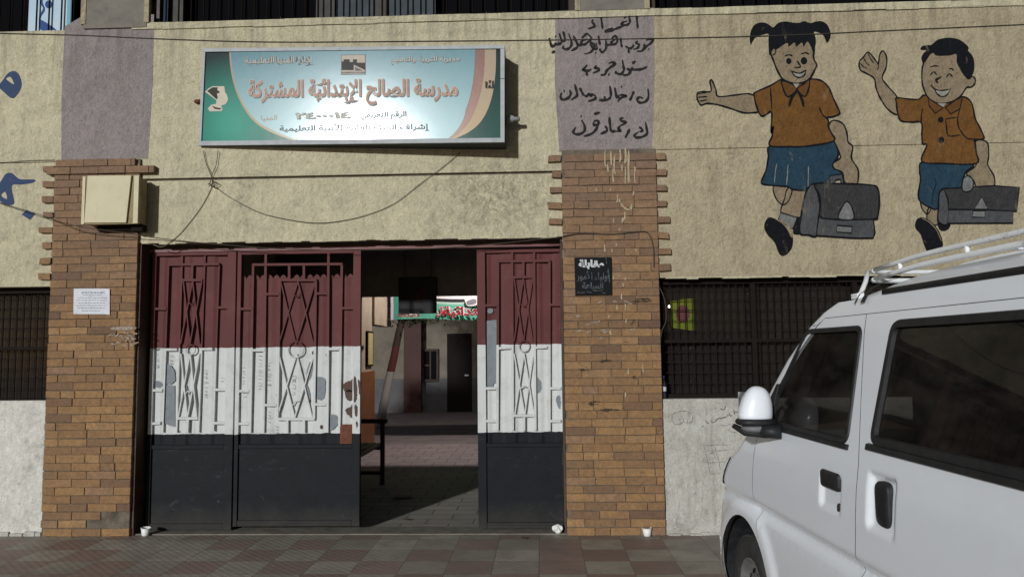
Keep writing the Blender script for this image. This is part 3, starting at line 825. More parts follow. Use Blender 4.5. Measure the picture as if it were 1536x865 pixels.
# ================================================================== GATES
def A_(p, o, s): return (o[0] + p[0] / s, o[1] + p[1] / s)
BARW = 0.021
def gate_leaf(name, label, x0p, x1p, ztop, zbot, frames, bars, rings, arcs, sheet_top=None, scallop=False, group='leaves of the school gate'):
    """one leaf: frame stiles, sheet behind, wrought ornament in front, flat plate at the foot. Pixels measured in the photo."""
    x0, x1 = X(x0p[0], x0p[1], GY), X(x1p[0], x1p[1], GY)
    zp = Z(450, 668, GY)
    t = thing(name, label, 'gate', ((x0 + x1) / 2, GY + 0.02, 0), group)
    bm = NB()
    for a, b in frames:                         # stiles
        xa, xb = X(a[0], a[1], GY), X(b[0], b[1], GY)
        box(bm, xa, xb, GY - 0.012, GY + 0.035, zbot, ztop)
    fx = [X(f[0], f[1], GY) for fr in frames for f in fr]
    lo, hi = min(fx), max(fx)
    inner0, inner1 = X(frames[0][1][0], frames[0][1][1], GY), X(frames[-1][0][0], frames[-1][0][1], GY)
    box(bm, inner0 + 0.001, inner1 - 0.001, GY - 0.010, GY + 0.033, ztop - 0.028, ztop)
    box(bm, inner0 + 0.001, inner1 - 0.001, GY - 0.008, GY + 0.033, zp - 0.022, zp + 0.012)
    box(bm, inner0 + 0.001, inner1 - 0.001, GY - 0.008, GY + 0.033, zbot, zbot + 0.05)
    obj('frame', bm, gate_m, t, bevel=0.003)
    # sheet metal, gently buckled
    bm = NB()
    zt = sheet_top if sheet_top else ztop - 0.01
    nx, nz = 26, 30
    grid = []
    for j in range(nz + 1):
        row = []
        for i in range(nx + 1):
            x = lo + 0.01 + (hi - lo - 0.02) * i / nx
            z = zp + (zt - zp) * j / nz
            fold = 0.004 * (1 if int((x - lo) / 0.11) % 2 else -1)
            row.append(bm.verts.new((x, GY + 0.024 + fold + 0.004 * sin(x * 9 + z * 3), z)))
        grid.append(row)
    for j in range(nz):
        for i in range(nx): bm.faces.new((grid[j][i], grid[j][i + 1], grid[j + 1][i + 1], grid[j + 1][i]))
    if scallop:                                 # saw-toothed top edge of the sheet
        L = hi - lo - 0.02; k = 18
        for i in range(k):
            xa = lo + 0.01 + L * i / k; xb = lo + 0.01 + L * (i + 1) / k
            pts = [(xa, zt), (xa + (xb - xa) * .18, zt + 0.022), (xa + (xb - xa) * .5, zt + 0.036), (xa + (xb - xa) * .82, zt + 0.022), (xb, zt)]
            vv = [bm.verts.new((q[0], GY + 0.024, q[1])) for q in pts]
            bm.faces.new(vv)
    obj('sheet', bm, gate_m, t, recalc=True)
    bm = NB()
    box(bm, inner0 + 0.002, inner1 - 0.002, GY + 0.006, GY + 0.02, zbot + 0.051, zp - 0.023)
    obj('foot_plate', bm, gate_m, t)
    bm = NB()
    for i, s in enumerate(bars):
        a, b = s[0], s[1]
        w_ = s[2] if len(s) > 2 else BARW
        diag = abs(a[0] - b[0]) > 6 and abs(a[1] - b[1]) > 6
        horiz = abs(a[1] - b[1]) <= 6
        y0 = GY - (0.002 if diag else (0.009 if horiz else 0.006)) - 0.0003 * (i % 7)
        bar(bm, W(a[0], a[1], GY), W(b[0], b[1], GY), (0.011 if diag else w_), y0, GY + 0.020)
    for c, r_ in rings:
        cc = W(c[0], c[1], GY); cc.y = GY - 0.004
        R_ = r_ / FPX * (DIST + GY)
        tube(bm, [(cc.x + R_ * cos(2 * pi * k / 18), cc.y, cc.z + R_ * sin(2 * pi * k / 18)) for k in range(18)], 0.0065, 6, True)
    for pts in arcs:
        q = [W(p[0], p[1], GY) for p in pts]
        for v in q: v.y = GY - 0.004
        tube(bm, q, 0.006, 6)
    obj('ornament_bars', bm, gate_m, t)
    return t
def dbl_x(xl, xm, xr, yt, yb, skew=0):
    """two crossing pairs of diagonals"""
    return [((xl, yt), (xm + skew, yb)), ((xm, yt), (xl + skew, yb)), ((xm, yt), (xr + skew, yb)), ((xr, yt), (xm + skew, yb))]
ztop = Z(450, 376, GY)
# left leaf
L_bars = [((253, 397), (244, 648)), ((329, 397), (320, 646)), ((274, 378), (265, 648)), ((308, 378), (298, 648)), ((289, 397), (288, 420)), ((282, 627), (281, 648)),
          ((253, 397), (329, 396)), ((274, 420), (304, 420)), ((265, 627), (297, 627)),
          ((231, 463), (250, 463)), ((226, 585), (244, 585)), ((225, 635), (241, 634)), ((326, 461), (344, 461)), ((321, 584), (339, 584)), ((318, 634), (337, 634)),
          ((249, 524), (266, 524)), ((302, 523), (319, 523))] + dbl_x(275, 289, 303, 421, 515, -4) + dbl_x(271, 285, 299, 530, 626, -4)
g1 = gate_leaf('gate_leaf', 'narrow closed gate leaf beside the left brick pillar, maroon over white over black', (228, 450), (357, 450), ztop, 0.015,
               [((228, 450), (234, 450)), ((341, 450), (354, 450))], L_bars, [((286, 524), 7.5)], [[(283, 452), (287, 457), (292, 453)], [(279, 590), (282, 586), (287, 588)]])
# middle leaf
M_bars = [((380, 397), (375, 648)), ((399, 378), (395, 648)), ((420, 421), (416, 628)), ((474, 421), (471, 628)), ((493, 378), (491, 648)), ((513, 397), (509, 640)),
          ((379, 397), (514, 396)), ((434, 397), (434, 420)), ((456, 397), (456, 420)), ((419, 420), (475, 420)), ((414, 628), (472, 628)), ((431, 628), (431, 648)), ((456, 628), (456, 648)),
          ((399, 441), (419, 441)), ((475, 440), (492, 440)), ((360, 463), (379, 463)), ((513, 462), (531, 462)), ((377, 525), (397, 525)), ((492, 523), (509, 523)), ((356, 586), (374, 586)),
          ((394, 607), (415, 607)), ((472, 606), (489, 606)), ((354, 635), (374, 635))] + dbl_x(421, 447, 473, 422, 516, -3) + dbl_x(418, 445, 471, 531, 626, -3)
g2 = gate_leaf('gate_leaf', 'hinged gate leaf with a rusted lock stile and saw-toothed top, next to the opening', (357, 450), (542, 450), ztop, 0.042,
               [((356, 450), (362, 450)), ((530, 450), (541.5, 450))], M_bars, [((444, 524), 12)], [[(440, 441), (446, 446), (452, 441)], [(439, 608), (443, 601), (449, 602)]],
               sheet_top=Z(450, 417, GY), scallop=True)
# right leaf
R_bars = [((747, 392), (746, 645)), ((768, 374), (769, 645)), ((801, 374), (803, 645)), ((824, 392), (824, 646)), ((785, 392), (785, 416)), ((786, 623), (786, 646)),
          ((746, 392), (825, 391)), ((769, 416), (801, 415)), ((770, 623), (802, 623)), ((728, 458), (746, 458)), ((824, 457), (841, 457)), ((748, 522), (767, 521)), ((804, 521), (821, 520)),
          ((729, 582), (746, 582)), ((825, 582), (841, 582)), ((729, 631), (746, 631)), ((825, 631), (841, 631))] + dbl_x(771, 785, 799, 417, 512, 0) + dbl_x(771, 786, 800, 530, 622, 1)
g3 = gate_leaf('gate_leaf', 'narrow closed gate leaf beside the right brick pillar, with a long grey bare strip', (716, 450), (845, 450), Z(780, 374, GY), 0.02,
               [((716, 500), (728.5, 500)), ((841, 500), (846, 500))], R_bars, [((786, 519), 8)], [[(781, 456), (786, 460), (791, 456)], [(780, 583), (785, 579), (790, 580)]])
# peeled paint, behind the bars on the sheets and on the lock stile
PY = GY + 0.0135
bm = NB()
fill_px(bm, [[(249, 548), (258, 550), (262, 560), (262, 572), (248, 574)]], PY, True, 6, 0.7)
fill_px(bm, [[(247, 576), (262, 578), (263, 640), (255, 638), (246, 634)]], PY, False)
fill_px(bm, [[(227, 577), (234, 571), (243, 574), (241, 581), (231, 580)]], PY, True, 6, 0.7)
fill_px(bm, [[(277, 578), (281, 580), (280, 592), (276, 586)]], PY, True, 6, 0.7); fill_px(bm, [[(286, 588), (291, 590), (289, 597), (286, 596)]], PY, True, 6, 0.7)
fill_px(bm, [[(265, 642), (269, 645), (270, 648), (265, 648)]], PY, True, 6, 0.7)
obj('bare_patches', bm, grey_peel, g1)
bm = NB()
fill_px(bm, [[(463, 545), (469, 545), (470, 552), (466, 566), (459, 569)]], PY, True, 6, 0.7); fill_px(bm, [[(472, 565), (484, 566), (488, 572), (487, 594), (481, 600), (474, 595), (471, 580)]], PY, True, 6, 0.7)
fill_px(bm, [[(491, 630), (498, 621), (505, 624), (507, 634), (500, 643), (491, 645)]], PY, True, 6, 0.7); fill_px(bm, [[(459, 576), (465, 588), (465, 602), (461, 596)]], PY, True, 6, 0.7)
obj('bare_patches', bm, grey_peel, g2)
bm = NB()
SY = GY - 0.0135
fill_px(bm, [[(513, 580), (518, 573), (527, 570), (531, 565), (532, 575), (527, 582), (530, 590), (525, 600), (518, 596), (517, 585)]], PY - 0.001, True, 6, 0.7)
fill_px(bm, [[(518, 615), (525, 610), (530, 606), (531, 626), (524, 624)]], PY - 0.001, True, 6, 0.7)
fill_px(bm, [[(531, 566), (535, 570), (536, 590), (534, 602), (531, 600)]], SY, True, 6, 0.7); fill_px(bm, [[(532, 607), (536, 610), (535, 625), (532, 620)]], SY, True, 6, 0.7); fill_px(bm, [[(537, 570), (540, 574), (540, 590), (538, 588)]], SY, True, 6, 0.7)
fill_px(bm, [[(534, 632), (537, 634), (536, 640), (534, 640)]], SY, True, 6, 0.7)
for c in ((511, 572), (416, 592), (470, 529), (491, 532), (491, 629), (482, 640), (420, 610), (464, 601)): disc_px(bm, c, 2.2, 3.2, PY - 0.0018)
obj('chipped_paint', bm, dark_peel, g2)
bm = NB()
a, b = W(510, 665, GY), W(528, 636, GY)
box(bm, a.x, b.x, GY - 0.004, GY + 0.0125, a.z, b.z)
obj('lock_plate', bm, rust, g2)
bm = NB()
c = W(521, 585, GY); c.y = GY - 0.004
tube(bm, [(c.x - 0.02, c.y - 0.012, c.z), (c.x - 0.015, c.y - 0.03, c.z + 0.005), (c.x + 0.015, c.y - 0.03, c.z + 0.005), (c.x + 0.02, c.y - 0.012, c.z)], 0.007)
obj('lock_hasp', bm, dark_peel, g2)
bm = NB()
fill_px(bm, [[(730, 481), (746, 479), (747, 574), (741, 574), (739, 580), (729, 581)]], PY, False)
fill_px(bm, [[(803, 566), (809, 568), (812, 577), (810, 587), (803, 588)]], PY, True, 6, 0.7); fill_px(bm, [[(834, 596), (840, 594), (841, 612), (836, 608)]], PY, True, 6, 0.7)
disc_px(bm, (735.5, 466), 4.5, 4, PY)
obj('bare_patches', bm, grey_peel, g3)
# pencil words on the white panels
bm = NB()
for (x_, y_, L_) in [(390, 528, 58), (403, 545, 36), (365, 552, 26), (236, 532, 22), (256, 535, 14), (309, 555, 40), (441, 565, 28), (333, 566, 6), (404, 617, 20), (415, 640, 10), (368, 590, 6)]:
    yy = y_
    while yy < y_ + L_:
        stroke_px(bm, [(x_ - 3 + random.uniform(-1, 1), yy), (x_ + 1, yy + random.uniform(-2, 2)), (x_ + random.uniform(-1, 4), yy + random.uniform(-2, 3))], PY - 0.0006, 0.55)
        yy += random.uniform(2.0, 6)
obj('pencil_words', bm, MAT('pencil_grey', (0.22, 0.22, 0.23), rough=0.8), g2)
# header rail across the opening, gate post
hd = thing('gate_header', 'thin maroon rail spanning the top of the whole gateway', 'gate frame', ((PLX1 + PRX0) / 2, GY, ztop))
bm = NB(); box(bm, PLX1 + 0.022, PRX0 - 0.022, GY - 0.02, GY + 0.04, ztop + 0.003, ztop + 0.030)
obj('rail', bm, maroon, hd)
bm = NB(); box(bm, PLX1 + 0.022, PRX0 - 0.022, GY + 0.0, GY + 0.06, ztop + 0.031, ZL - 0.007)
obj('lintel_shade_strip', bm, reveal_m, hd)  # dark strip painting the lintel's shade above the rail

# ================================================================== SIGNBOARD
SYAW = radians(4.7)
sL, sR = -2.96, -0.30
def SG(px, py, off=0.0):
    """place on the signboard's face (turned a little on its brackets); off = proud of the face"""
    d = ray(px, py)
    p0 = Vector((sR, -0.245, 0)); nr = Vector((sin(-SYAW), -cos(SYAW), 0))
    t = (p0 - CAM_O).dot(nr) / d.dot(nr)
    return CAM_O + d * t + nr * off
sign = thing('signboard', 'long teal and white school signboard in an aluminium frame above the gate', 'signboard', (-1.63, -0.1, 3.3))
TL, TR, BR, BL = SG(305, 78), SG(757, 70), SG(757, 213), SG(299, 218)
inx = Vector((cos(SYAW), -sin(SYAW), 0)).normalized() if False else (TR - TL).normalized()
bk = Vector((0, 1, 0))
def quadbox(bm, c4, y_back, front_off):
    nr = Vector((sin(-SYAW), -cos(SYAW), 0))
    f = [bm.verts.new(c + nr * front_off) for c in c4]
    b = [bm.verts.new(Vector((c.x, y_back, c.z))) for c in c4]
    bm.faces.new(f); bm.faces.new(b[::-1])
    for i in range(4): bm.faces.new((f[i], b[i], b[(i + 1) % 4], f[(i + 1) % 4]))
bm = NB(); quadbox(bm, [TL, TR, BR, BL], -0.004, -0.006)
obj('box', bm, MAT('black_sheet_metal', (0.02, 0.024, 0.028), rough=0.6), sign)
# frame of four strips
bm = NB()
def strip(bm, a, b, c, d, off):
    nr = Vector((sin(-SYAW), -cos(SYAW), 0))
    f = [bm.verts.new(SG(*q) + nr * off) for q in (a, b, c, d)]
    g = [bm.verts.new(SG(*q) - nr * 0.004) for q in (a, b, c, d)]
    bm.faces.new(f); bm.faces.new(g[::-1])
    for i in range(4): bm.faces.new((f[i], g[i], g[(i + 1) % 4], f[(i + 1) % 4]))
strip(bm, (305, 74), (757, 69), (757, 74), (305, 79), 0.016)
strip(bm, (299, 212.5), (757, 207.5), (757, 214), (298, 219), 0.016)
strip(bm, (305, 79.3), (309, 79.3), (303, 212.3), (299, 212.3), 0.014)
strip(bm, (751, 74.3), (757, 74.3), (757, 118.5), (751, 118.5), 0.014); strip(bm, (751, 119.5), (757, 119.5), (757, 207.3), (751, 207.3), 0.014)
obj('frame', bm, alu, sign)
def flex(name, c1, c2, z0, z1, rough=0.15, glow=None):
    m, n, l, b = nodes_of(name)
    p = pos_of(n)
    s = n.new('ShaderNodeSeparateXYZ'); l.new(p, s.inputs[0])
    mr = n.new('ShaderNodeMapRange'); mr.inputs[1].default_value = z0; mr.inputs[2].default_value = z1
    l.new(s.outputs[2], mr.inputs[0])
    c = mix(n, l, mr.outputs[0], c1, c2)
    wv = noise(n, l, 16, 4, 0.6, p, 1.5)
    c = mix(n, l, math_(n, l, 'MULTIPLY', wv, 0.0 if glow else 0.25), c, (0.45, 0.52, 0.50))
    if glow:                                    # the printed artwork has a green bloom in its corner
        d = n.new('ShaderNodeVectorMath'); d.operation = 'DISTANCE'
        d.inputs[1].default_value = glow; l.new(p, d.inputs[0])
        c = mix(n, l, ramp(n, l, d.outputs['Value'], [(0.08, (1, 1, 1)), (0.62, (0, 0, 0))]), c, (0.04, 0.30, 0.22))
    l.new(c, b.inputs['Base Color'])
    b.inputs['Roughness'].default_value = rough
    setspec(b, 0.26)
    bump(n, l, b, noise(n, l, 3.0, 3, 0.5, p), 0.02, 0.03)
    return m
z0s, z1s = BL.z, TL.z
gl = SG(345, 185)
def sfill(name, polys, off, mat, smooth=False):
    bm = NB()
    loops = [(catmull(p, True, 6) if smooth else [Vector(q) for q in p]) for p in polys]
    L3 = [[SG(q.x, q.y, off) for q in lp] for lp in loops]
    fl = [v for lp in L3 for v in lp]
    bv = [bm.verts.new(v) for v in fl]
    for t in tessellate_polygon([[Vector((v.x, v.z, 0)) for v in lp] for lp in L3]):
        try: bm.faces.new([bv[i] for i in t])
        except ValueError: pass
    return obj(name, bm, mat, sign)
sfill('face', [[(308, 79), (752, 73.5), (752, 208), (302, 213)]], 0.001, flex('sign_dark_print', (0.010, 0.07, 0.058), (0.012, 0.026, 0.032), z0s, z1s, 0.15, tuple(gl)))
def q_(a, c, b, k=10): return [(a[0] * (1 - t) ** 2 + 2 * c[0] * t * (1 - t) + b[0] * t * t, a[1] * (1 - t) ** 2 + 2 * c[1] * t * (1 - t) + b[1] * t * t) for t in [i / k for i in range(k + 1)]]
lc = q_((344, 79), (346, 140), (376, 177), 8) + q_((376, 177), (396, 200), (446, 211.8), 8)[1:]
lc2 = q_((347, 79), (349, 140), (379, 175), 8) + q_((379, 175), (399, 197), (452, 211.6), 8)[1:]
rc_ = q_((744, 73.7), (746, 150), (722, 182), 8) + q_((722, 182), (708, 200), (680, 208.8), 8)[1:]
tan_m = flex('sign_tan_highlit', (0.50, 0.36, 0.20), (0.34, 0.265, 0.19), z0s, z1s)  # tan paled at the foot to paint in the lamp's highlight
sfill('stripe', [lc + [(680, 208.8)] + rc_[::-1][1:]], 0.003, tan_m)
rc2 = q_((727, 73.8), (728, 130), (712, 165), 8) + q_((712, 165), (704, 190), (676, 208.9), 8)[1:]
sfill('stripe', [lc2 + [(676, 208.9)] + rc2[::-1][1:]], 0.005, flex('sign_red_highlit', (0.45, 0.24, 0.19), (0.18, 0.065, 0.055), z0s, z1s))  # red paled at the foot, the lamp's highlight put into the colour
rc3 = q_((713, 74), (713, 130), (699, 165), 8) + q_((699, 165), (696, 190), (672, 209), 8)[1:]
sfill('blue_panel', [lc2 + [(672, 209)] + rc3[::-1][1:]], 0.007, flex('sign_blue_highlit', (0.40, 0.62, 0.66), (0.055, 0.185, 0.235), z0s + 0.05, z1s, 0.155))  # blue paled towards the foot to paint the lamp's reflection
def slet(s, x0, y0, x1, y1, dy, mat, off=0.010, fat=0.012):
    q = [SG(x0, y0), SG(x1, y0 + dy), SG(x1, y1 + dy), SG(x0, y1)]
    return obj('lettering', text_bm(arabic(s), q, fat, off), mat, sign, recalc=False)
let_tan = MAT('letter_tan', (0.40, 0.235, 0.175), rough=0.5, var=0.05)
let_dk = MAT('letter_dark', (0.03, 0.03, 0.03), rough=0.4)
let_wh = MAT('letter_white', (0.48, 0.46, 0.40), rough=0.5, var=0.04)
for txt, x0, y0, x1, y1, dy in (('مديرية التربية والتعليم', 588, 86, 690, 97.5, -1.5), ('إدارة المنيا التعليمية', 368, 86.5, 470, 99.5, -1)):
    slet(txt, x0 - 0.7, y0 - 0.5, x1 + 0.9, y1 + 1.0, dy, let_dk, 0.0085, 0.045)
    slet(txt, x0, y0, x1, y1, dy, let_wh, 0.0105, 0.012)
txt = 'مدرسة الصالح الإبتدائية المشتركة'
slet(txt, 373, 121, 688.5, 161.5, -2.5, let_dk, 0.0080, 0.035)
slet(txt, 372.3, 119.2, 687.3, 160, -2.5, let_wh, 0.0095, 0.045)
slet(txt, 373, 120, 687, 159.5, -2.5, let_tan, 0.0110, 0.022)
slet('الرقم التعريفي', 541, 169, 610, 181, -1.5, let_dk, 0.0095, 0.02)
slet('٢٤٠٠٠١٤', 443, 170, 528, 180, -1.5, let_dk, 0.0095, 0.05); slet('٢٤٠٠٠١٤', 443.6, 170.6, 527.6, 179.4, -1.5, let_wh, 0.0112, 0.02)
slet('إشراف الهيئة العامة للأبنية التعليمية', 420, 187.5, 645, 200.5, -3, let_dk, 0.0095, 0.02)
slet('المنيا', 392, 174, 416, 183, -1, tan_m, 0.0095, 0.01)
# small picture emblem of a skyline, head emblem and eagle mark
sfill('emblem_ground', [[(512, 83), (549, 82.5), (549, 112.5), (512, 113)]], 0.0085, let_dk)
sfill('emblem_ground', [[(513, 84), (548, 83.5), (548, 111.5), (513, 112)]], 0.0095, MAT('emblem_tan', (0.42, 0.36, 0.29), rough=0.5))
sfill('emblem_skyline', [[(513, 93), (516, 93), (516, 90), (525, 90), (525, 94), (530, 94), (530, 90), (536, 90), (536, 95), (548, 95), (548, 106), (538, 101), (531, 98), (531, 106), (513, 106)]], 0.0105, MAT('emblem_brown', (0.075, 0.07, 0.065)))
sfill('emblem_skyline', [[(513, 109), (548, 108.7), (548, 110.4), (513, 110.7)]], 0.0105, let_dk)
sfill('emblem_skyline', [[(533, 101), (545, 107), (533, 107)]], 0.0115, let_dk)
ivory = MAT('emblem_ivory', (0.50, 0.45, 0.35), rough=0.5)
dkt = MAT('emblem_dark', (0.05, 0.045, 0.04))
sfill('head_emblem', [[(307.8, 138), (313, 133), (319, 129.8), (336.7, 129.8), (338, 139), (340.6, 142.5), (342.5, 149.5), (340.5, 154), (338, 157), (332, 158.7), (334.3, 163.5), (333, 167), (314.7, 167.5), (312, 163), (317, 157.5), (324.5, 156), (325, 151)]], 0.003, ivory)
sfill('head_emblem', [[(311, 136.8), (319, 131.5), (327, 131.5), (326, 135), (330.5, 139), (325.5, 141), (327, 147), (325, 149.5)]], 0.0042, dkt)
sfill('head_emblem', [[(318, 158.5), (323, 161), (330, 162.5), (333, 162), (330, 165), (322, 163.5)]], 0.0042, dkt)
for q in ([(728, 122), (732, 124), (731, 134), (728, 132)], [(738, 122), (741, 121.5), (741, 132), (738, 134)], [(733, 121), (737, 121), (736, 126), (734, 126)], [(733, 128), (736, 128), (738, 133), (732, 133)]):
    sfill('eagle_mark', [q], 0.006, dkt)
# bracket bolts each side
for nm, c in (('bolt', (298, 152)),):
    bm = NB(); p = SG(*c); lathe(bm, [(0.018, -0.03), (0.018, 0.02), (0.010, 0.03)], (p.x - 0.01, -0.02, p.z), (-1, 0, 0), 12); obj(nm, bm, rust, sign)
bm = NB(); p = SG(757, 172); lathe(bm, [(0.034, 0.0), (0.034, 0.05), (0.018, 0.075), (0.018, 0.12)], (p.x + 0.004, -0.12, p.z), (1, 0, 0), 14); obj('bracket_knob', bm, MAT('grey_plastic', (0.30, 0.30, 0.29)), sign)
# ================================================================== PAINTED CHILDREN
def wallpaint(name, col, dark=None):
    dark = dark or tuple(c * 0.62 for c in col)
    m, n, l, b = nodes_of(name)
    p = pos_of(n)
    c = mix(n, l, noise(n, l, 2.4, 6, 0.6, p), tuple(x * 0.86 for x in col), tuple(x * 1.12 for x in col))
    c = mix(n, l, ramp(n, l, noise(n, l, 7, 9, 0.72, p, 0.5), [(0.45, (0, 0, 0)), (0.75, (0.8, 0.8, 0.8))]), c, dark)
    c = mix(n, l, 1.0, c, ramp(n, l, noise(n, l, 24.0, 10, 0.85, scaled(n, l, p, (1.15, 1, 0.8)), 0.4), [(0.32, (0.55,) * 3), (0.47, (0.94,) * 3), (0.55, (1.05,) * 3), (0.68, (1.3,) * 3)]), 'MULTIPLY')
    c = mix(n, l, ramp(n, l, noise(n, l, 10, 6, 0.7, scaled(n, l, p, (1, 1, 0.35)), 0.8), [(0.60, (0, 0, 0)), (0.70, (0.45,) * 3)]), c, (0.30, 0.26, 0.18))   # worn through to the render
    c = mix(n, l, ramp(n, l, noise(n, l, 55, 6, 0.8, p), [(0.34, (1, 1, 1)), (0.44, (0, 0, 0))]), c, tuple(x * 0.5 for x in col))
    l.new(c, b.inputs['Base Color'])
    b.inputs['Roughness'].default_value = 0.9
    setspec(b, 0.15)
    h = math_(n, l, 'ADD', noise(n, l, 48, 7, 0.7, p), math_(n, l, 'MULTIPLY', noise(n, l, 9, 4, 0.6, p), 1.6))
    bump(n, l, b, h, 0.9, 0.02)
    return m
skin_m = wallpaint('paint_skin', (0.30, 0.235, 0.155))
shirt_m = wallpaint('paint_orange_brown', (0.185, 0.088, 0.026))
collar_m = wallpaint('paint_brown_collar', (0.15, 0.070, 0.024))
blue_m = wallpaint('paint_blue', (0.026, 0.062, 0.098))
hair_m = wallpaint('paint_black', (0.010, 0.011, 0.014))
bag_d = wallpaint('paint_bag_dark', (0.052, 0.052, 0.054))
bag_l = wallpaint('paint_bag_grey', (0.092, 0.096, 0.10))
pale_m = wallpaint('paint_pale_grey', (0.21, 0.215, 0.21))
white_m = wallpaint('paint_white', (0.36, 0.35, 0.30))
def fA(p): return (1040 + p[0] / 4.805, 20 + p[1] / 4.805)
def fB(p): return (1120 + p[0] / 4.324, 190 + p[1] / 4.324)
def fC(p): return (1280 + p[0] / 4.805, 45 + p[1] / 4.805)
def fD(p): return (1350 + p[0] / 4.554, 200 + p[1] / 4.554)
class Mural:
    def __init__(s, name, label, base):
        s.t = thing(name, label, 'mural', base); s.y = -0.0015; s.line = NB()
        s.lines = []
    def part(s, name, mat, polys, ow=2.6, smooth=True):
        bm = NB()
        for i, pl in enumerate(polys):
            if i: obj(name, bm, mat, s.t); bm = NB()
            fill_px(bm, [pl], s.y, smooth)
            s.y -= 0.00035
        o = obj(name, bm, mat, s.t)
        if ow:
            for pl in polys: s.lines.append((pl, ow, True, smooth))
            s.flush()
        return o
    def flush(s):
        for pl, w_, cl, sm in s.lines:
            stroke_px(s.line, pl, s.y, w_, sm, cl, taper=False)
        s.lines = []; s.y -= 0.0004
    def strokes(s, L, w_):
        for pl in L: stroke_px(s.line, pl, s.y, w_)
        s.y -= 0.0004
    def done(s): obj('outline', s.line, hair_m, s.t)
def mp(f, L): return [f(p) for p in L]
# ---- the girl
g = Mural('painted_girl', 'painted schoolgirl with two pigtails and blue skirt, one arm stretched out, on the wall', W(1200, 370, 0.0))
g.part('leg', skin_m, [mp(fB, [(180, 380), (183, 450), (228, 505), (272, 480), (290, 390)]), mp(fB, [(275, 395), (395, 400), (372, 480), (345, 592), (290, 588), (222, 556), (245, 470)])], 2.0)
g.part('shoe', hair_m, [mp(fB, [(320, 590), (350, 600), (352, 690), (315, 700), (300, 680)]), mp(fB, [(115, 660), (118, 620), (145, 588), (190, 600), (232, 630), (275, 680), (300, 720), (292, 790), (245, 837), (210, 822), (180, 750), (138, 705)])], 0)
g.part('sock', pale_m, [mp(fB, [(222, 556), (328, 590), (298, 665), (262, 640), (205, 597)])], 2.0, False)
bm = NB(); stroke_px(bm, mp(fB, [(188, 600), (230, 622), (270, 668), (290, 712), (296, 700), (285, 665), (250, 625), (205, 602)]), g.y, 2.2); obj('shoe_rim', bm, skin_m, g.t)
g.part('skirt', blue_m, [mp(fB, [(150, 128), (300, 132), (440, 122), (570, 92), (592, 190), (560, 245), (620, 300), (545, 330), (540, 372), (440, 372), (398, 412), (300, 407), (268, 390), (180, 382), (103, 372), (100, 345), (128, 275), (140, 200)])], 2.6)
bm = NB()
for L_ in ([(195, 240), (185, 300), (180, 365)], [(268, 245), (265, 310), (258, 380)], [(400, 255), (400, 310), (398, 400)]): stroke_px(bm, mp(fB, L_), g.y, 1.0)
obj('skirt_folds', bm, white_m, g.t); g.y -= 0.0004
g.part('arm', skin_m, [mp(fB, [(530, 0), (548, 50), (575, 110), (602, 175), (606, 205), (560, 240), (568, 272), (620, 298), (640, 365), (712, 376), (723, 282), (680, 205), (688, 130), (658, 100), (650, 40), (622, -20), (560, -40)]),
                       mp(fA, [(470, 580), (440, 592), (390, 580), (300, 590), (180, 600), (162, 550), (134, 484), (120, 492), (126, 562), (60, 565), (30, 578), (27, 612), (42, 648), (60, 662), (100, 650), (180, 660), (280, 690), (360, 716), (430, 716), (470, 700)])], 2.4)
g.part('shirt', shirt_m, [mp(fA, [(636, 478), (560, 520), (452, 568), (438, 592), (458, 680), (490, 740), (530, 725), (556, 708), (566, 730), (563, 800), (562, 865)]) + mp(fB, [(172, 0), (166, 60), (152, 124), (300, 130), (430, 122), (566, 92), (548, 40), (530, 0)]) +
                          mp(fA, [(972, 770), (958, 752), (1010, 745), (1052, 725), (1050, 700), (1012, 620), (975, 535), (925, 488), (860, 474), (835, 480), (770, 505), (700, 500)])], 2.6)
g.strokes([mp(fA, [(556, 530), (560, 600), (566, 700)]), mp(fA, [(905, 675), (930, 730), (960, 755)])], 2.2)
g.part('face', skin_m, [mp(fA, [(560, 300), (575, 335), (600, 400), (640, 470), (700, 500), (770, 505), (838, 470), (878, 400), (888, 370), (866, 320), (866, 220), (780, 160), (660, 150), (590, 210), (556, 260)])], 2.6)
g.part('hair', hair_m, [mp(fA, [(548, 300), (541, 200), (541, 148), (500, 152), (450, 172), (425, 205), (413, 226), (406, 190), (413, 135), (432, 95), (465, 72), (510, 68), (548, 85), (575, 103), (610, 72), (660, 60), (715, 68), (760, 70), (800, 58), (845, 72), (885, 60), (930, 60), (970, 90), (990, 150), (980, 190), (962, 210), (950, 185), (932, 152), (900, 136), (868, 134), (882, 180), (880, 230), (862, 280), (850, 248), (822, 205)]) + mp(fA, [(795, 242), (782, 212), (742, 242), (728, 212), (688, 242), (674, 215), (600, 262), (578, 258)])], 0)
g.strokes([mp(fA, [(558, 265), (578, 250), (595, 270), (585, 295), (560, 305)])], 1.6)
bm = NB(); fill_px(bm, [mp(fA, [(708, 424), (765, 434), (812, 412), (797, 448), (765, 463), (735, 452)])], g.y); obj('teeth', bm, white_m, g.t); g.y -= 0.0004
g.strokes([mp(fA, [(658, 310), (690, 300), (716, 310)]), mp(fA, [(776, 294), (810, 286), (836, 297)]), mp(fA, [(745, 340), (758, 360), (772, 385), (750, 392), (727, 390)]), mp(fA, [(700, 416), (765, 433), (815, 408)]), mp(fA, [(708, 424), (735, 454), (765, 464), (798, 448), (813, 412)])], 2.2)
bm = NB(); disc_px(bm, fA((688, 345)), 4.1, 4.6, g.y); disc_px(bm, fA((797, 343)), 4.9, 5.6, g.y); obj('eyes', bm, hair_m, g.t); g.y -= 0.0003
g.part('collar', collar_m, [mp(fA, [(638, 486), (645, 535), (665, 585), (692, 600), (745, 548), (712, 512)]), mp(fA, [(836, 478), (832, 540), (802, 600), (748, 548), (795, 510)])], 2.2)
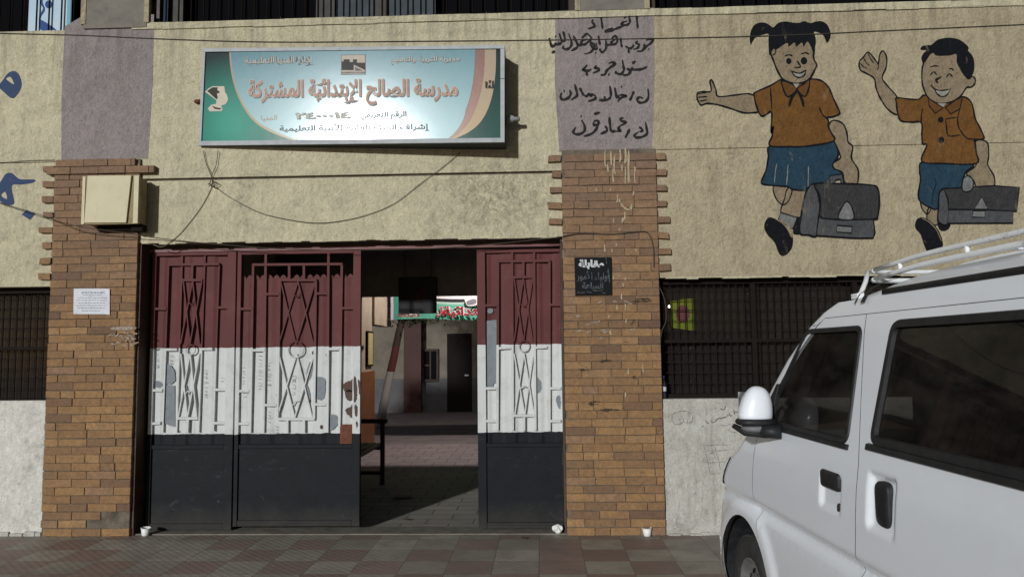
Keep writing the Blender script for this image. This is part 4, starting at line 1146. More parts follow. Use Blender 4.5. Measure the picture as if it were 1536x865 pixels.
bm = NB(); fill_px(bm, [mp(fA, [(718, 508), (765, 508), (743, 540)])], g.y, False); obj('undershirt', bm, white_m, g.t); g.y -= 0.0003
g.part('tie', hair_m, [mp(fA, [(742, 550), (755, 560), (720, 610), (697, 668), (684, 664), (700, 605)]), mp(fA, [(742, 550), (765, 575), (795, 625), (800, 672), (786, 665), (768, 610)])], 0)
g.strokes([mp(fA, [(38, 582), (62, 574), (92, 572)]), mp(fA, [(34, 606), (65, 602), (100, 600)]), mp(fA, [(42, 632), (70, 630), (96, 622)])], 1.4)
g.part('school_bag', bag_l, [mp(fB, [(440, 370), (400, 395), (375, 460), (350, 600), (345, 690), (400, 702), (455, 706), (472, 600), (475, 500), (452, 400)])], 2.8)
g.part('school_bag', bag_l, [mp(fB, [(468, 570), (500, 590), (600, 595), (822, 595), (832, 690), (820, 722), (700, 722), (452, 706)])], 2.8, False)
g.part('bag_flap', bag_d, [mp(fB, [(445, 372), (600, 370), (800, 378), (850, 402), (861, 480), (850, 578), (820, 600), (600, 602), (510, 596), (474, 578), (478, 500), (470, 440)])], 2.8)
g.part('bag_clasp', pale_m, [mp(fB, [(650, 485), (688, 540), (690, 600), (600, 599), (604, 550)])], 2.0)
g.part('bag_clasp', pale_m, [mp(fB, [(587, 640), (684, 648), (680, 690), (583, 682)])], 2.2, False)
g.part('bag_handle', bag_l, [mp(fB, [(538, 370), (540, 318), (618, 308), (632, 366), (612, 366), (608, 340), (575, 345), (572, 368)])], 2.0, False)
g.done()
# ---- the boy
b_ = Mural('painted_boy', 'painted laughing schoolboy with short hair and blue shorts waving on the wall', W(1425, 370, 0.0))
b_.part('leg', skin_m, [mp(fD, [(145, 445), (148, 508), (186, 552), (214, 510), (215, 490)]), mp(fD, [(203, 495), (265, 505), (262, 600), (242, 628), (185, 588)])], 1.9)
b_.part('shoe', hair_m, [mp(fD, [(262, 612), (340, 612), (335, 650), (300, 668), (268, 655)]), mp(fD, [(104, 645), (112, 592), (150, 573), (205, 598), (262, 660), (292, 740), (286, 790), (240, 808), (198, 822), (165, 765), (140, 690)])], 0)
bm = NB(); stroke_px(bm, mp(fD, [(150, 580), (200, 606), (250, 660), (282, 735)]), b_.y, 1.4); obj('shoe_rim', bm, skin_m, b_.t); b_.y -= 0.0004
b_.part('shorts', blue_m, [mp(fD, [(150, 198), (300, 206), (470, 206), (502, 222), (455, 258), (430, 315), (428, 372), (300, 378), (268, 410), (258, 512), (204, 506), (128, 446), (140, 310), (134, 260)])], 2.4)
b_.strokes([mp(fD, [(235, 300), (245, 340), (225, 420), (218, 490)])], 1.3)
b_.part('arm', skin_m, [mp(fC, [(150, 350), (92, 312), (50, 288), (43, 232), (72, 198), (100, 163), (126, 176), (160, 220), (180, 242), (190, 180), (215, 152), (240, 200), (236, 270), (208, 346), (245, 402), (320, 495), (320, 608), (250, 572), (195, 492), (164, 420)]),
                        mp(fD, [(520, 50), (595, 62), (606, 150), (600, 215), (642, 292), (646, 362), (620, 377), (535, 380), (500, 320), (455, 272), (520, 218), (518, 120)])], 2.2)
b_.strokes([mp(fC, [(75, 205), (92, 235), (118, 258)]), mp(fC, [(50, 240), (75, 268), (98, 280)]), mp(fC, [(105, 170), (128, 215), (148, 240)]), mp(fC, [(180, 242), (182, 270), (170, 290)])], 1.5)
b_.part('shirt', shirt_m, [mp(fC, [(518, 470), (470, 500), (390, 498), (312, 490), (310, 525), (320, 600), (345, 655), (420, 664), (490, 668), (494, 760), (500, 820)]) + mp(fD, [(184, 82), (150, 192), (300, 206), (520, 206), (520, 130), (512, 60)]) + mp(fC, [(870, 800), (935, 785), (940, 765), (905, 690), (878, 635), (850, 522), (785, 482), (700, 520), (620, 530)])], 2.4)
b_.strokes([mp(fC, [(500, 565), (490, 620), (490, 670)]), mp(fC, [(772, 560), (752, 640), (760, 700), (790, 750), (832, 785), (935, 785)]), mp(fC, [(665, 642), (672, 700), (688, 764), (775, 756)]), mp(fC, [(665, 642), (745, 630)])], 2.0)
b_.part('face', skin_m, [mp(fC, [(508, 235), (494, 350), (510, 430), (550, 500), (620, 530), (700, 520), (770, 480), (816, 416), (850, 412), (876, 385), (877, 352), (855, 335), (825, 352), (775, 280), (745, 170), (580, 160)])], 2.2)
b_.part('hair', hair_m, [mp(fC, [(485, 140), (497, 118), (540, 110), (562, 108), (612, 70), (690, 57), (762, 70), (812, 105), (832, 130), (828, 150), (860, 190), (872, 240), (866, 310), (826, 352), (800, 312), (768, 280), (745, 232), (742, 176), (690, 186), (600, 186), (568, 160), (532, 212), (506, 242), (490, 200), (506, 170), (528, 145)])], 0)
bm = NB(); fill_px(bm, [mp(fC, [(588, 428), (640, 440), (698, 432), (672, 470), (635, 480), (602, 456)])], b_.y); obj('teeth', bm, white_m, b_.t); b_.y -= 0.0004
b_.strokes([mp(fC, [(555, 326), (580, 303), (602, 326)]), mp(fC, [(670, 342), (694, 317), (716, 342)]), mp(fC, [(553, 268), (585, 260), (618, 262)]), mp(fC, [(688, 282), (708, 280), (726, 294)]), mp(fC, [(558, 398), (590, 428), (640, 437), (704, 426)]), mp(fC, [(588, 428), (602, 458), (635, 481), (672, 471), (699, 432)]), mp(fC, [(566, 405), (562, 395)])], 2.0)
b_.strokes([mp(fC, [(637, 335), (615, 350), (596, 362), (612, 384)])], 3.2)
b_.part('collar', collar_m, [mp(fC, [(538, 490), (548, 550), (592, 602), (645, 562), (600, 530)]), mp(fC, [(664, 560), (700, 606), (768, 570), (786, 490), (735, 505)])], 2.0, False)
bm = NB(); fill_px(bm, [mp(fC, [(605, 530), (672, 530), (645, 556)])], b_.y, False); obj('undershirt', bm, white_m, b_.t); b_.y -= 0.0003
bm = NB(); disc_px(bm, fC((630, 646)), 4.2, 4.4, b_.y); disc_px(bm, fC((633, 792)), 4.8, 4.6, b_.y); obj('buttons', bm, hair_m, b_.t)
b_.part('school_bag', bag_l, [mp(fD, [(300, 380), (268, 415), (262, 520), (262, 602), (326, 616), (332, 480), (322, 420)])], 2.4)
b_.part('school_bag', bag_l, [mp(fD, [(330, 515), (775, 525), (772, 612), (328, 614)])], 2.4, False)
b_.part('bag_flap', bag_d, [mp(fD, [(298, 378), (430, 371), (640, 358), (817, 370), (797, 532), (560, 522), (332, 520), (328, 450)])], 2.4, False)
b_.part('bag_clasp', pale_m, [mp(fD, [(558, 434), (602, 516), (508, 516)])], 1.8, False)
b_.part('bag_clasp', pale_m, [mp(fD, [(500, 530), (580, 530), (580, 574), (494, 571)])], 1.8, False)
b_.part('bag_handle', pale_m, [mp(fD, [(430, 392), (428, 320), (458, 290), (490, 305), (502, 340), (484, 392)])], 2.0)
b_.done()

# ================================================================== WRITING ON THE WALL
def H1(p): return (820 + p[0] / 8.647, 10 + p[1] / 8.647)
def H2(p): return (820 + p[0] / 6.653, 85 + p[1] / 6.653)
wr = thing('wall_writing', 'five lines of black brush writing on the lilac column beside the painted girl', 'graffiti', W(905, 205, 0))
rows = [
 (H1, [[(1165, 85), (1172, 180), (1182, 285)], [(1000, 158), (1030, 130), (1060, 102), (1072, 150), (1078, 200), (1050, 235), (1000, 240), (965, 228), (1000, 200), (1045, 192)], [(1045, 235), (960, 265), (890, 292), (830, 316), (760, 326), (800, 298), (862, 282)],
       [(700, 92), (712, 190), (725, 295)], [(600, 168), (590, 205), (615, 230), (622, 255), (585, 275), (535, 290)]]),
 (H1, [[(1290, 440), (1330, 425), (1385, 430), (1345, 480), (1290, 520), (1240, 575), (1170, 580)], [(1318, 548), (1332, 553)], [(1270, 485), (1262, 530), (1240, 575)], [(1185, 445), (1160, 470), (1192, 490), (1195, 510), (1175, 540), (1125, 556)],
       [(1130, 492), (1110, 530), (1070, 542), (1020, 512)], [(1060, 545), (1066, 604)], [(958, 405), (965, 470), (976, 532)], [(838, 424), (890, 378), (915, 450), (880, 490), (832, 468), (885, 432)], [(880, 490), (800, 498), (770, 505)], [(762, 420), (772, 530), (725, 590), (692, 570), (700, 545)],
       [(670, 375), (680, 440), (690, 502)], [(640, 470), (652, 545), (610, 545), (575, 500), (572, 470), (600, 480), (622, 520), (570, 590), (490, 616)], [(628, 600), (645, 602)],
       [(520, 345), (580, 408), (545, 450), (490, 492), (445, 475), (470, 440), (525, 425)], [(525, 345), (470, 395), (455, 410)], [(490, 492), (420, 500), (380, 450), (345, 375)], [(352, 382), (400, 495), (380, 540), (312, 576)],
       [(285, 352), (322, 470), (300, 530), (255, 555), (212, 535), (218, 505)], [(212, 318), (228, 380), (240, 445)], [(162, 345), (182, 410), (195, 450), (170, 485), (150, 455)], [(240, 445), (195, 450)], [(170, 485), (120, 492), (115, 468)], [(120, 492), (60, 525)], [(32, 408), (48, 470), (66, 532)], [(108, 382), (122, 392)], [(110, 578), (62, 600)]]),
 (H2, [[(1002, 102), (960, 122), (905, 132), (890, 118)], [(905, 132), (865, 130), (845, 108)], [(865, 130), (820, 132), (800, 118)], [(884, 42), (872, 58), (850, 66)], [(800, 118), (835, 140), (812, 180), (760, 186)], [(755, 32), (765, 95), (770, 135), (740, 176), (692, 162), (692, 142)],
       [(618, 68), (650, 58), (688, 72), (640, 105), (600, 140), (578, 180), (535, 182)], [(614, 178), (628, 182)], [(500, 90), (480, 112), (515, 118), (515, 140), (460, 166)], [(405, 82), (372, 122), (362, 136), (415, 142), (445, 124)], [(398, 142), (402, 192)]]),
 (H2, [[(1010, 320), (1016, 400), (985, 450), (930, 460), (902, 432), (925, 405), (962, 418)], [(872, 345), (850, 395), (828, 442)], [(722, 382), (760, 386), (795, 390), (748, 410), (725, 425), (712, 452)], [(740, 298), (754, 303)], [(680, 310), (690, 370), (702, 422)], [(702, 400), (728, 400)],
       [(630, 290), (640, 360), (642, 402)], [(642, 402), (600, 432), (520, 436)], [(575, 395), (585, 432)], [(490, 395), (478, 425), (412, 446)], [(490, 395), (455, 378), (440, 394), (420, 374), (400, 394), (368, 388)], [(330, 310), (350, 352), (368, 388)], [(280, 275), (298, 350), (300, 392), (242, 432)],
       [(228, 332), (240, 370), (215, 412), (160, 430), (138, 400), (150, 358)], [(168, 346), (182, 344)]]),
 (H2, [[(985, 650), (998, 720), (1000, 770), (950, 802), (888, 806), (878, 782), (920, 750)], [(920, 702), (948, 722), (952, 745), (925, 748)], [(830, 720), (808, 765), (782, 812)], [(768, 612), (742, 618), (745, 642), (792, 658), (735, 690)], [(735, 690), (715, 720), (738, 738), (690, 745)], [(625, 600), (632, 680), (642, 752)], [(690, 742), (642, 750)],
       [(582, 690), (602, 738), (535, 772)], [(468, 645), (510, 640), (515, 672), (472, 682), (468, 650)], [(515, 672), (498, 715), (455, 765), (370, 796)], [(470, 575), (532, 556)], [(345, 632), (378, 690), (372, 748), (310, 776), (265, 755), (292, 702)], [(338, 592), (350, 598)]]),
]
for f, st in rows:
    bm = NB()
    yy = -0.0045
    for s in st:
        stroke_px(bm, mp(f, s), yy, 3.5 if f is H1 else 3.9); yy -= 0.00012
    obj('writing_line', bm, ink, wr)
def H3(p): return (p[0] / 3.33, 80 + p[1] / 3.33)
bl = thing('painted_letter', 'blue painted ring letter high on the left wall', 'graffiti', W(15, 128, 0))
bm = NB(); fill_px(bm, [mp(H3, [(-8, 165), (10, 140), (40, 100), (75, 90), (98, 115), (106, 168), (75, 218), (52, 222), (20, 195)]), mp(H3, [(30, 126), (52, 118), (70, 155), (40, 138)])], -0.003); obj('brush_mark', bm, blue_ink, bl)
bl = thing('painted_letter', 'blue painted letter with a diamond dot left of the brick pillar', 'graffiti', W(22, 318, 0))
bm = NB(); fill_px(bm, [mp(H3, [(-6, 660), (8, 632), (32, 600), (62, 600), (98, 628), (170, 630), (166, 645), (112, 655), (58, 662), (70, 745), (42, 757), (0, 738), (-6, 700)]), mp(H3, [(6, 705), (26, 692), (35, 726), (14, 720)])], -0.003); obj('brush_mark', bm, blue_ink, bl)
bm = NB(); fill_px(bm, [mp(H3, [(108, 805), (132, 780), (176, 800), (150, 832)])], -0.003, False); obj('brush_mark', bm, blue_ink, bl)

# ================================================================== SMALL THINGS ON THE FACADE
# cable box on the left pillar
cb = thing('cable_box', 'cream sheet metal box fixed high on the left brick pillar', 'electrical box', W(165, 300, 0))
bx0, bx1, bz0, bz1 = X(122, 300, -0.2), X(206, 300, -0.2), Z(165, 336, -0.2), Z(165, 263, -0.2)
bm = NB(); box(bm, bx0 + 0.01, bx1 - 0.005, -0.185, -0.037, bz0 + 0.01, bz1 - 0.01); box(bm, bx0, bx1 + 0.01, -0.186, -0.180, bz0, bz1); obj('box_body', bm, box_side, cb, bevel=0.004)
bm = NB()
ax, bx_ = X(127, 300, -0.2), X(194, 300, -0.2)
v = [(ax, -0.197, Z(127, 334, -.2)), (bx_ - 0.02, -0.205, Z(127, 335, -.2)), (bx_ + 0.012, -0.205, Z(127, 264.5, -.2)), (ax + 0.015, -0.197, Z(127, 263.5, -.2))]
vv = [bm.verts.new(p) for p in v]; vb = [bm.verts.new((p[0], -0.188, p[2])) for p in v]
bm.faces.new(vv); bm.faces.new(vb[::-1])
for i in range(4): bm.faces.new((vv[i], vb[i], vb[(i + 1) % 4], vv[(i + 1) % 4]))
obj('box_door', bm, box_m, cb, bevel=0.002)
bm = NB(); box(bm, bx1 - 0.036, bx1 + 0.004, -0.194, -0.187, bz0 + 0.004, bz1 - 0.004); box(bm, bx0 + 0.0, ax - 0.004, -0.193, -0.187, bz0 + 0.004, bz1 - 0.004); obj('box_edge', bm, box_m, cb)
bm = NB(); box(bm, bx1 - 0.09, bx1 + 0.005, -0.12, -0.04, bz0 - 0.05, bz0 + 0.009); box(bm, bx0 + 0.08, bx1 - 0.1, -0.09, -0.04, bz0 - 0.035, bz0 + 0.009); obj('bracket', bm, dark_iron, cb)
# paper notice
pn = thing('paper_notice', 'white paper notice pasted on the left brick pillar', 'notice', W(137, 470, -0.04))
bm = NB()
gr = []
for j in range(7):
    gr.append([bm.verts.new(W(110 + 54.5 * i / 8 + (1 - j / 6) * 0.6 * (1 if i == 0 else 0), 432.5 + 38.5 * j / 6 + (0.8 if i == 8 else 0), -0.0405 - 0.003 * random.random() - (0.006 if (i in (0, 8) and j == 6) else 0))) for i in range(9)])
for j in range(6):
    for i in range(8): bm.faces.new((gr[j][i], gr[j + 1][i], gr[j + 1][i + 1], gr[j][i + 1]))
obj('sheet', bm, paper_m, pn)
bm = NB()
for j, (a, b) in enumerate([(122, 156), (124, 152), (116, 160), (114, 160), (118, 158), (114, 160), (116, 158), (122, 150)]):
    y_ = 438.5 + j * 3.9
    x_ = a
    while x_ < b:
        w_ = random.uniform(2, 5)
        stroke_px(bm, [(x_, y_ + random.uniform(-.4, .4)), (min(x_ + w_, b), y_ + random.uniform(-.4, .4))], -0.0455, 1.4 if j == 0 else 0.7, False)
        x_ += w_ + 1.0
obj('print', bm, MAT('print_grey', (0.16, 0.17, 0.22)), pn)
# black plaque
bp = thing('black_plaque', 'black square plaque with white and grey lettering on the right brick pillar', 'sign', W(889, 442, -0.04))
bm = NB()
c4 = [W(861.5, 386, -0.05), W(917, 385.5, -0.05), W(918, 442, -0.05), W(863, 443, -0.05)]
vv = [bm.verts.new(p) for p in c4]; vb = [bm.verts.new((p.x, -0.037, p.z)) for p in c4]
bm.faces.new(vv); bm.faces.new(vb[::-1])
for i in range(4): bm.faces.new((vv[i], vb[i], vb[(i + 1) % 4], vv[(i + 1) % 4]))
obj('board', bm, MAT('black_enamel', (0.010, 0.011, 0.012), (0.02, 0.022, 0.024), 9, 0.55, 0.8, rough=0.5, spec=0.06), bp, bevel=0.002)
lw, lg = MAT('plaque_white', (0.55, 0.58, 0.58)), MAT('plaque_grey', (0.10, 0.115, 0.125), (0.03, 0.03, 0.035), 30, 0.4, 0.6)
for s, x0, y0, x1, y1, m_, fat in (('مقابلة', 868, 389, 906, 403.5, lw, 0.055), ('أولياء الأمور', 865, 405, 915, 422.5, lg, 0.02), ('الساعة', 873, 423, 905, 433, lg, 0.03)):
    obj('lettering', text_bm(arabic(s), quad_px(x0, y0, x1, y1, -0.0505), fat, 0.001), m_, bp, recalc=False)
bm = NB()
for s in [[(866, 438), (872, 439), (878, 438)], [(880, 437), (888, 439)], [(889, 435), (896, 436), (904, 435)], [(909, 386), (910, 396)], [(912, 402), (914, 416), (914, 424)], [(902, 438), (908, 440)]]: stroke_px(bm, s, -0.0518, 1.2)
obj('scratches', bm, lg, bp)

# wires
def wire(name, label, pts, y, r, group=None, smooth=True, mat=None, cat='cable'):
    """pts in photo pixels, y one depth or one per point"""
    q = catmull(pts, False, 6) if smooth else [Vector(p) for p in pts]
    N = len(q)
    bm = NB()
    P3 = []
    for i, p in enumerate(q):
        if isinstance(y, (list, tuple)):
            s = i / (N - 1) * (len(y) - 1); k = min(int(s), len(y) - 2); yy = y[k] + (y[k + 1] - y[k]) * (s - k)
        else: yy = y
        P3.append(W(p.x, p.y, yy))
    tube(bm, P3, r, 6)
    o = obj(name, bm, mat or wire_m)
    return tag(o, label, cat, group)
tw = thing('tied_wire', 'thin wire hanging in a loop under the signboard and tied in a knot', 'cable', W(318, 275, 0))
bm = NB()
def wp(pts, y, r=0.003):
    q = catmull(pts, False, 6); tube(bm, [W(p.x, p.y, y) for p in q], r, 6)
wp([(305, 226), (309, 245), (316, 262), (320, 280)], -0.016); wp([(327, 226), (324, 248), (318, 262), (314, 280)], -0.020)
wp([(312, 277), (318, 272), (328, 276), (320, 280), (313, 275)], -0.026); wp([(322, 272), (316, 278), (325, 282)], -0.03)
obj('knot', bm, wire_m, tw); bm = NB()
wp([(324, 281), (345, 296), (385, 317), (420, 327), (465, 334), (500, 333), (545, 324), (590, 306), (630, 276), (665, 250), (690, 229)], -0.012, 0.0028)
obj('hanging_loop', bm, wire_m, tw); bm = NB()
wp([(318, 280), (302, 310), (275, 345), (258, 361), (243, 370), (230, 367)], -0.008, 0.0032)
obj('hanging_tail', bm, MAT('plaster_coated_wire', (0.20, 0.175, 0.125), rough=0.9), tw)
wire('gate_cable', 'thin cable strung slackly across the top of the gateway', [(-40, 288), (0, 304), (60, 322), (110, 338), (200, 351), (230, 356), (300, 364), (420, 373), (540, 375), (660, 372), (760, 364), (843, 355)], [-0.08, -0.08, -0.22, -0.10, -0.03, 0.02, 0.03, 0.02, -0.045], 0.0035)
wire('pillar_cable', 'black cable across the right brick pillar that turns down its edge beside the window', [(843, 355), (870, 350), (920, 351), (962, 347), (974, 352), (980, 372), (981, 400)], -0.045, 0.0045)
wire('window_cable', 'dark cable hanging in the left edge of the right window', [(988, 428), (997, 450), (999, 480), (992, 500), (990, 540)], -0.005, 0.004)
wire('edge_cable', 'black cable running down between the right brick pillar and the white low wall', [(990, 610), (992, 660), (994, 720), (997, 765), (992, 785), (978, 794)], -0.02, 0.007)
wire('long_cable', 'long sagging cable over the whole front, the lower one of two high on the wall', [(-60, 46), (0, 50), (120, 53), (230, 58), (400, 63), (620, 62), (832, 60), (1020, 57), (1180, 53), (1330, 46), (1600, 34)], -0.009, 0.0032)
wire('long_cable', 'cable close under the upper windows, the higher one of two high on the wall', [(360, 33), (500, 30), (700, 28.5), (832, 28), (1020, 22), (1200, 18), (1330, 14), (1560, 6)], -0.010, 0.0028)
wire('slack_wire', 'short slack wire on the left wall above the blue diamond', [(-40, 243), (0, 244), (40, 241), (82, 240)], -0.012, 0.0025)

# cups, tissue, bottle
def cup(label, px, py, tilt):
    c = G(px, py)
    t = thing('plastic_cup', label, 'cup', c)
    bm = NB()
    ax = Vector((sin(tilt), -0.05, cos(tilt)))
    lathe(bm, [(0.027, 0.0), (0.029, 0.002), (0.038, 0.062), (0.036, 0.062), (0.027, 0.004)], c + Vector((0, 0, 0.004)), ax, 24, False)
    lathe(bm, [(0.001, 0.002), (0.0275, 0.003)], c + Vector((0, 0, 0.004)), ax, 24, False)
    obj('cup_wall', bm, white_plastic, t, recalc=False)
    bm = NB(); 
    top = c + Vector((0, 0, 0.004)) + ax.normalized() * 0.062
    u = ax.orthogonal().normalized(); v_ = ax.normalized().cross(u)
    tube(bm, [top + (u * cos(2 * pi * k / 24) + v_ * sin(2 * pi * k / 24)) * 0.0385 for k in range(24)], 0.003, 6, True)
    obj('rim', bm, white_plastic, t)
cup('white plastic cup standing by the foot of the left brick pillar', 218, 803, 0.08)
cup('white plastic cup standing by the foot of the right brick pillar', 971, 803.5, -0.04)
bm = NB()
c = W(836, 781, 0.02)
bmesh.ops.create_icosphere(bm, subdivisions=3, radius=0.04)
for v in bm.verts:
    d = v.co.normalized()
    k = 1 + 0.22 * sin(4 * d.x + 2 * d.y + 1) * cos(3 * d.z + 2) + 0.10 * sin(8 * d.y + 5 * d.x) + 0.05 * random.uniform(-1, 1)
    v.co = Vector((v.co.x * k, v.co.y * k * 0.8, v.co.z * k * 0.85)) + Vector((c.x, 0.02, 0.045))
o = obj('crumpled_tissue', bm, white_plastic)
tag(o, 'crumpled white tissue lying at the foot of the right gate leaf', 'litter')
bt = thing('water_bottle', 'small plastic water bottle with a white label standing on the right window sill', 'bottle', (X(995, 601, 0.05), 0.05, ZW_B))
bxp = X(995, 601, 0.05)
gl_m, gn, gll, gb = nodes_of('bottle_plastic')
gb.inputs['Base Color'].default_value = (0.06, 0.075, 0.10, 1); gb.inputs['Roughness'].default_value = 0.15; gb.inputs['Transmission Weight'].default_value = 0.5
bm = NB(); lathe(bm, [(0.026, 0), (0.028, 0.008), (0.028, 0.05), (0.026, 0.055), (0.028, 0.06), (0.028, 0.115), (0.024, 0.135), (0.012, 0.16), (0.0115, 0.172)], (bxp, 0.05, ZW_B + 0.002), (0, 0, 1), 20); obj('bottle_body', bm, gl_m, bt)
bm = NB(); lathe(bm, [(0.0292, 0.062), (0.0292, 0.098)], (bxp, 0.05, ZW_B + 0.002), (0, 0, 1), 20, False); obj('label_band', bm, paper_m, bt)
bm = NB(); lathe(bm, [(0.0145, 0.166), (0.0145, 0.186), (0.013, 0.188)], (bxp, 0.05, ZW_B + 0.002), (0, 0, 1), 16); obj('cap', bm, MAT('blue_cap', (0.06, 0.12, 0.30), rough=0.4), bt)
# litter on the ground
def scrap(label, px, py, z, sx, sy, rot, mat):
    c = G(px, py, z); bm = NB(); n_ = 5; g_ = []
    for j in range(n_ + 1):
        g_.append([bm.verts.new(c + Vector((cos(rot) * (i / n_ - .5) * sx - sin(rot) * (j / n_ - .5) * sy + random.uniform(-.006, .006), sin(rot) * (i / n_ - .5) * sx + cos(rot) * (j / n_ - .5) * sy + random.uniform(-.006, .006), 0.006 + random.uniform(0, 0.014)))) for i in range(n_ + 1)])
    for j in range(n_):
        for i in range(n_): bm.faces.new((g_[j][i], g_[j][i + 1], g_[j + 1][i + 1], g_[j + 1][i]))
    tag(obj('paper_scrap', bm, mat), label, 'litter')
scrap('flat grey paper scrap on the passage floor at the edge of the shadow', 604, 746, 0.004, 0.20, 0.17, 0.3, MAT('dirty_paper', (0.30, 0.29, 0.28), (0.2, 0.19, 0.18), 20))
scrap('small dark scrap on the paving in front of the right gate leaf', 786, 808, 0.0, 0.05, 0.03, 0.2, smear)
scrap('small brown scrap on the paving just inside the open gateway', 608, 780, 0.008, 0.07, 0.04, -0.3, smear)
# posters
po = thing('window_poster', 'pale blue poster with a dark blue curve behind the bars of the upper left window', 'poster', (X(70, 40, 0.1), 0.1, 4.42))
bm = NB(); a, b = X(43, 20, 0.10), X(107, 20, 0.10); box(bm, a, b, 0.098, 0.104, 4.405, 5.1); obj('sheet', bm, MAT('poster_pale_blue', (0.42, 0.56, 0.68), (0.55, 0.62, 0.68), 3), po)
bm = NB(); pb = MAT('poster_blue', (0.03, 0.07, 0.22))
fill_px(bm, [[(60, 30), (72, 36), (84, 46), (63, 46), (59, 38)]], 0.0965, True); stroke_px(bm, [(64, -8), (62, 4), (66, 14), (60, 26), (60, 44)], 0.0962, 3.2); disc_px(bm, (73, 7), 5.5, 6, 0.0960)
obj('print', bm, pb, po)
bm = NB(); a, b = X(100.5, 20, 0.095), X(106, 20, 0.095); box(bm, a, b, 0.094, 0.0965, 4.41, 5.1); obj('edge_band', bm, MAT('poster_cyan', (0.16, 0.40, 0.48)), po)
po = thing('yellow_poster', 'yellow green poster with a dark red oval hung inside the right window', 'poster', W(1024, 490, 0.18))
bm = NB(); q = [W(1005, 449, 0.18), W(1041, 447, 0.18), W(1043, 496, 0.18), W(1006, 491, 0.18)]; bm.faces.new([bm.verts.new(v) for v in q]); bmesh.ops.solidify(bm, geom=bm.faces[:], thickness=0.004)
obj('sheet', bm, MAT('poster_yellow', (0.24, 0.28, 0.03), (0.15, 0.20, 0.03), 6), po)
bm = NB(); disc_px(bm, (1024, 470), 10.5, 13, 0.1735); obj('print', bm, MAT('poster_red', (0.10, 0.03, 0.035)), po)
lm = thing('indicator_light', 'tiny white point of light inside the left side of the right window', 'lamp', W(1004, 460, 0.24))
em, en, el_, eb = nodes_of('lit_led'); eb.inputs['Emission Color'].default_value = (0.9, 0.95, 1, 1); eb.inputs['Emission Strength'].default_value = 6
c = W(1004, 459.5, 0.165); bm = NB(); bmesh.ops.create_icosphere(bm, subdivisions=2, radius=0.011, matrix=Matrix.Translation(c)); obj('bulb', bm, em, lm)
bm = NB(); box(bm, c.x - 0.012, c.x + 0.012, c.y + 0.004, c.y + 0.012, c.z - 0.02, c.z + 0.016); obj('fitting', bm, dark_iron, lm)

# ================================================================== THINGS SEEN THROUGH THE GATEWAY
# hanging dark picture
dp = 1.40
hp = thing('hanging_picture', 'black framed picture hanging from the beam in the gateway', 'picture', W(627, 471, dp))
bm = NB(); a, b = W(597.5, 470.5, dp), W(654.5, 415, dp); box(bm, a.x, b.x, dp, dp + 0.03, a.z, b.z); obj('frame', bm, MAT('picture_black', (0.006, 0.006, 0.008), rough=0.5, spec=0.2), hp, bevel=0.004)
bm = NB(); fill_px(bm, [[(624, 446), (628, 437), (634, 429), (640, 433), (641, 442), (635, 447), (633, 454), (626, 452)]], dp - 0.003); obj('print', bm, MAT('picture_dim_red', (0.045, 0.014, 0.008)), hp)
bm = NB()
for px in (606, 646): tube(bm, [W(px, 416, dp + 0.01), W(px + 1, 404, dp + 0.01), (W(px + 1, 404, dp).x, dp + 0.01, 2.849)], 0.004, 6)
obj('cord', bm, wire_m, hp)
# bench along the passage wall
be = thing('wooden_bench', 'dark wooden slatted bench seen end-on just inside the gateway', 'bench', (-2.05, 1.7, 0))
def bench():
    yA, yB = 0.95, 2.45
    xa, xb = -2.30, -1.83
    zt = 0.82
    bm = NB()
    for y in (yA, yB - 0.06):
        pass
    obj_parts = []
    for y in (yA, yB - 0.05):
        bm = NB(); box(bm, xb - 0.045, xb, y, y + 0.05, 0.004, zt - 0.12); obj('leg', bm, wood_dark, be)
        bm = NB(); box(bm, xa, xa + 0.045, y, y + 0.05, 0.004, zt + 0.12); obj('leg', bm, wood_dark, be)
        bm = NB(); box(bm, xa - 0.0, xb + 0.03, y - 0.004, y + 0.054, zt - 0.119, zt - 0.07); obj('armrest', bm, wood_dark, be)
        bm = NB(); box(bm, xa + 0.046, xb - 0.046, y + 0.004, y + 0.046, 0.40, 0.45); box(bm, xa + 0.046, xb - 0.046, y + 0.004, y + 0.046, 0.12, 0.16); obj('rail', bm, wood_dark, be)
    bm = NB()
    for i in range(5): box(bm, xa + 0.05 + i * 0.082, xa + 0.05 + i * 0.082 + 0.065, yA - 0.03, yB + 0.03, 0.451, 0.475)
    obj('seat', bm, wood_dark, be)
    bm = NB()
    for z in (0.58, 0.70, 0.84): box(bm, xa + 0.046, xa + 0.062, yA - 0.02, yB + 0.02, z, z + 0.08)
    obj('backrest', bm, wood_dark, be)
bench()
# notice board on the end of the passage wall
nb = thing('notice_board', 'narrow pale yellow notice board on the cream wall in the gateway', 'notice board', (-2.77, 5.8, 1.3))
bm = NB(); box(bm, -2.779, -2.75, 5.55, 5.97, 1.30, 1.86); obj('frame', bm, dark_iron, nb)
bm = NB(); box(bm, -2.749, -2.745, 5.60, 5.92, 1.33, 1.83); obj('sheet', bm, MAT('yellowed_paper', (0.48, 0.40, 0.16)), nb)
sw = thing('wall_switch', 'small dark switch plate on the cream wall above the bench', 'switch', (-2.77, 5.2, 1.6))
bm = NB(); box(bm, -2.779, -2.76, 5.12, 5.36, 1.56, 1.63); obj('plate', bm, MAT('switch_grey', (0.10, 0.095, 0.09)), sw); bm = NB(); box(bm, -2.759, -2.75, 5.18, 5.30, 1.575, 1.615); obj('rocker', bm, dark_iron, sw)
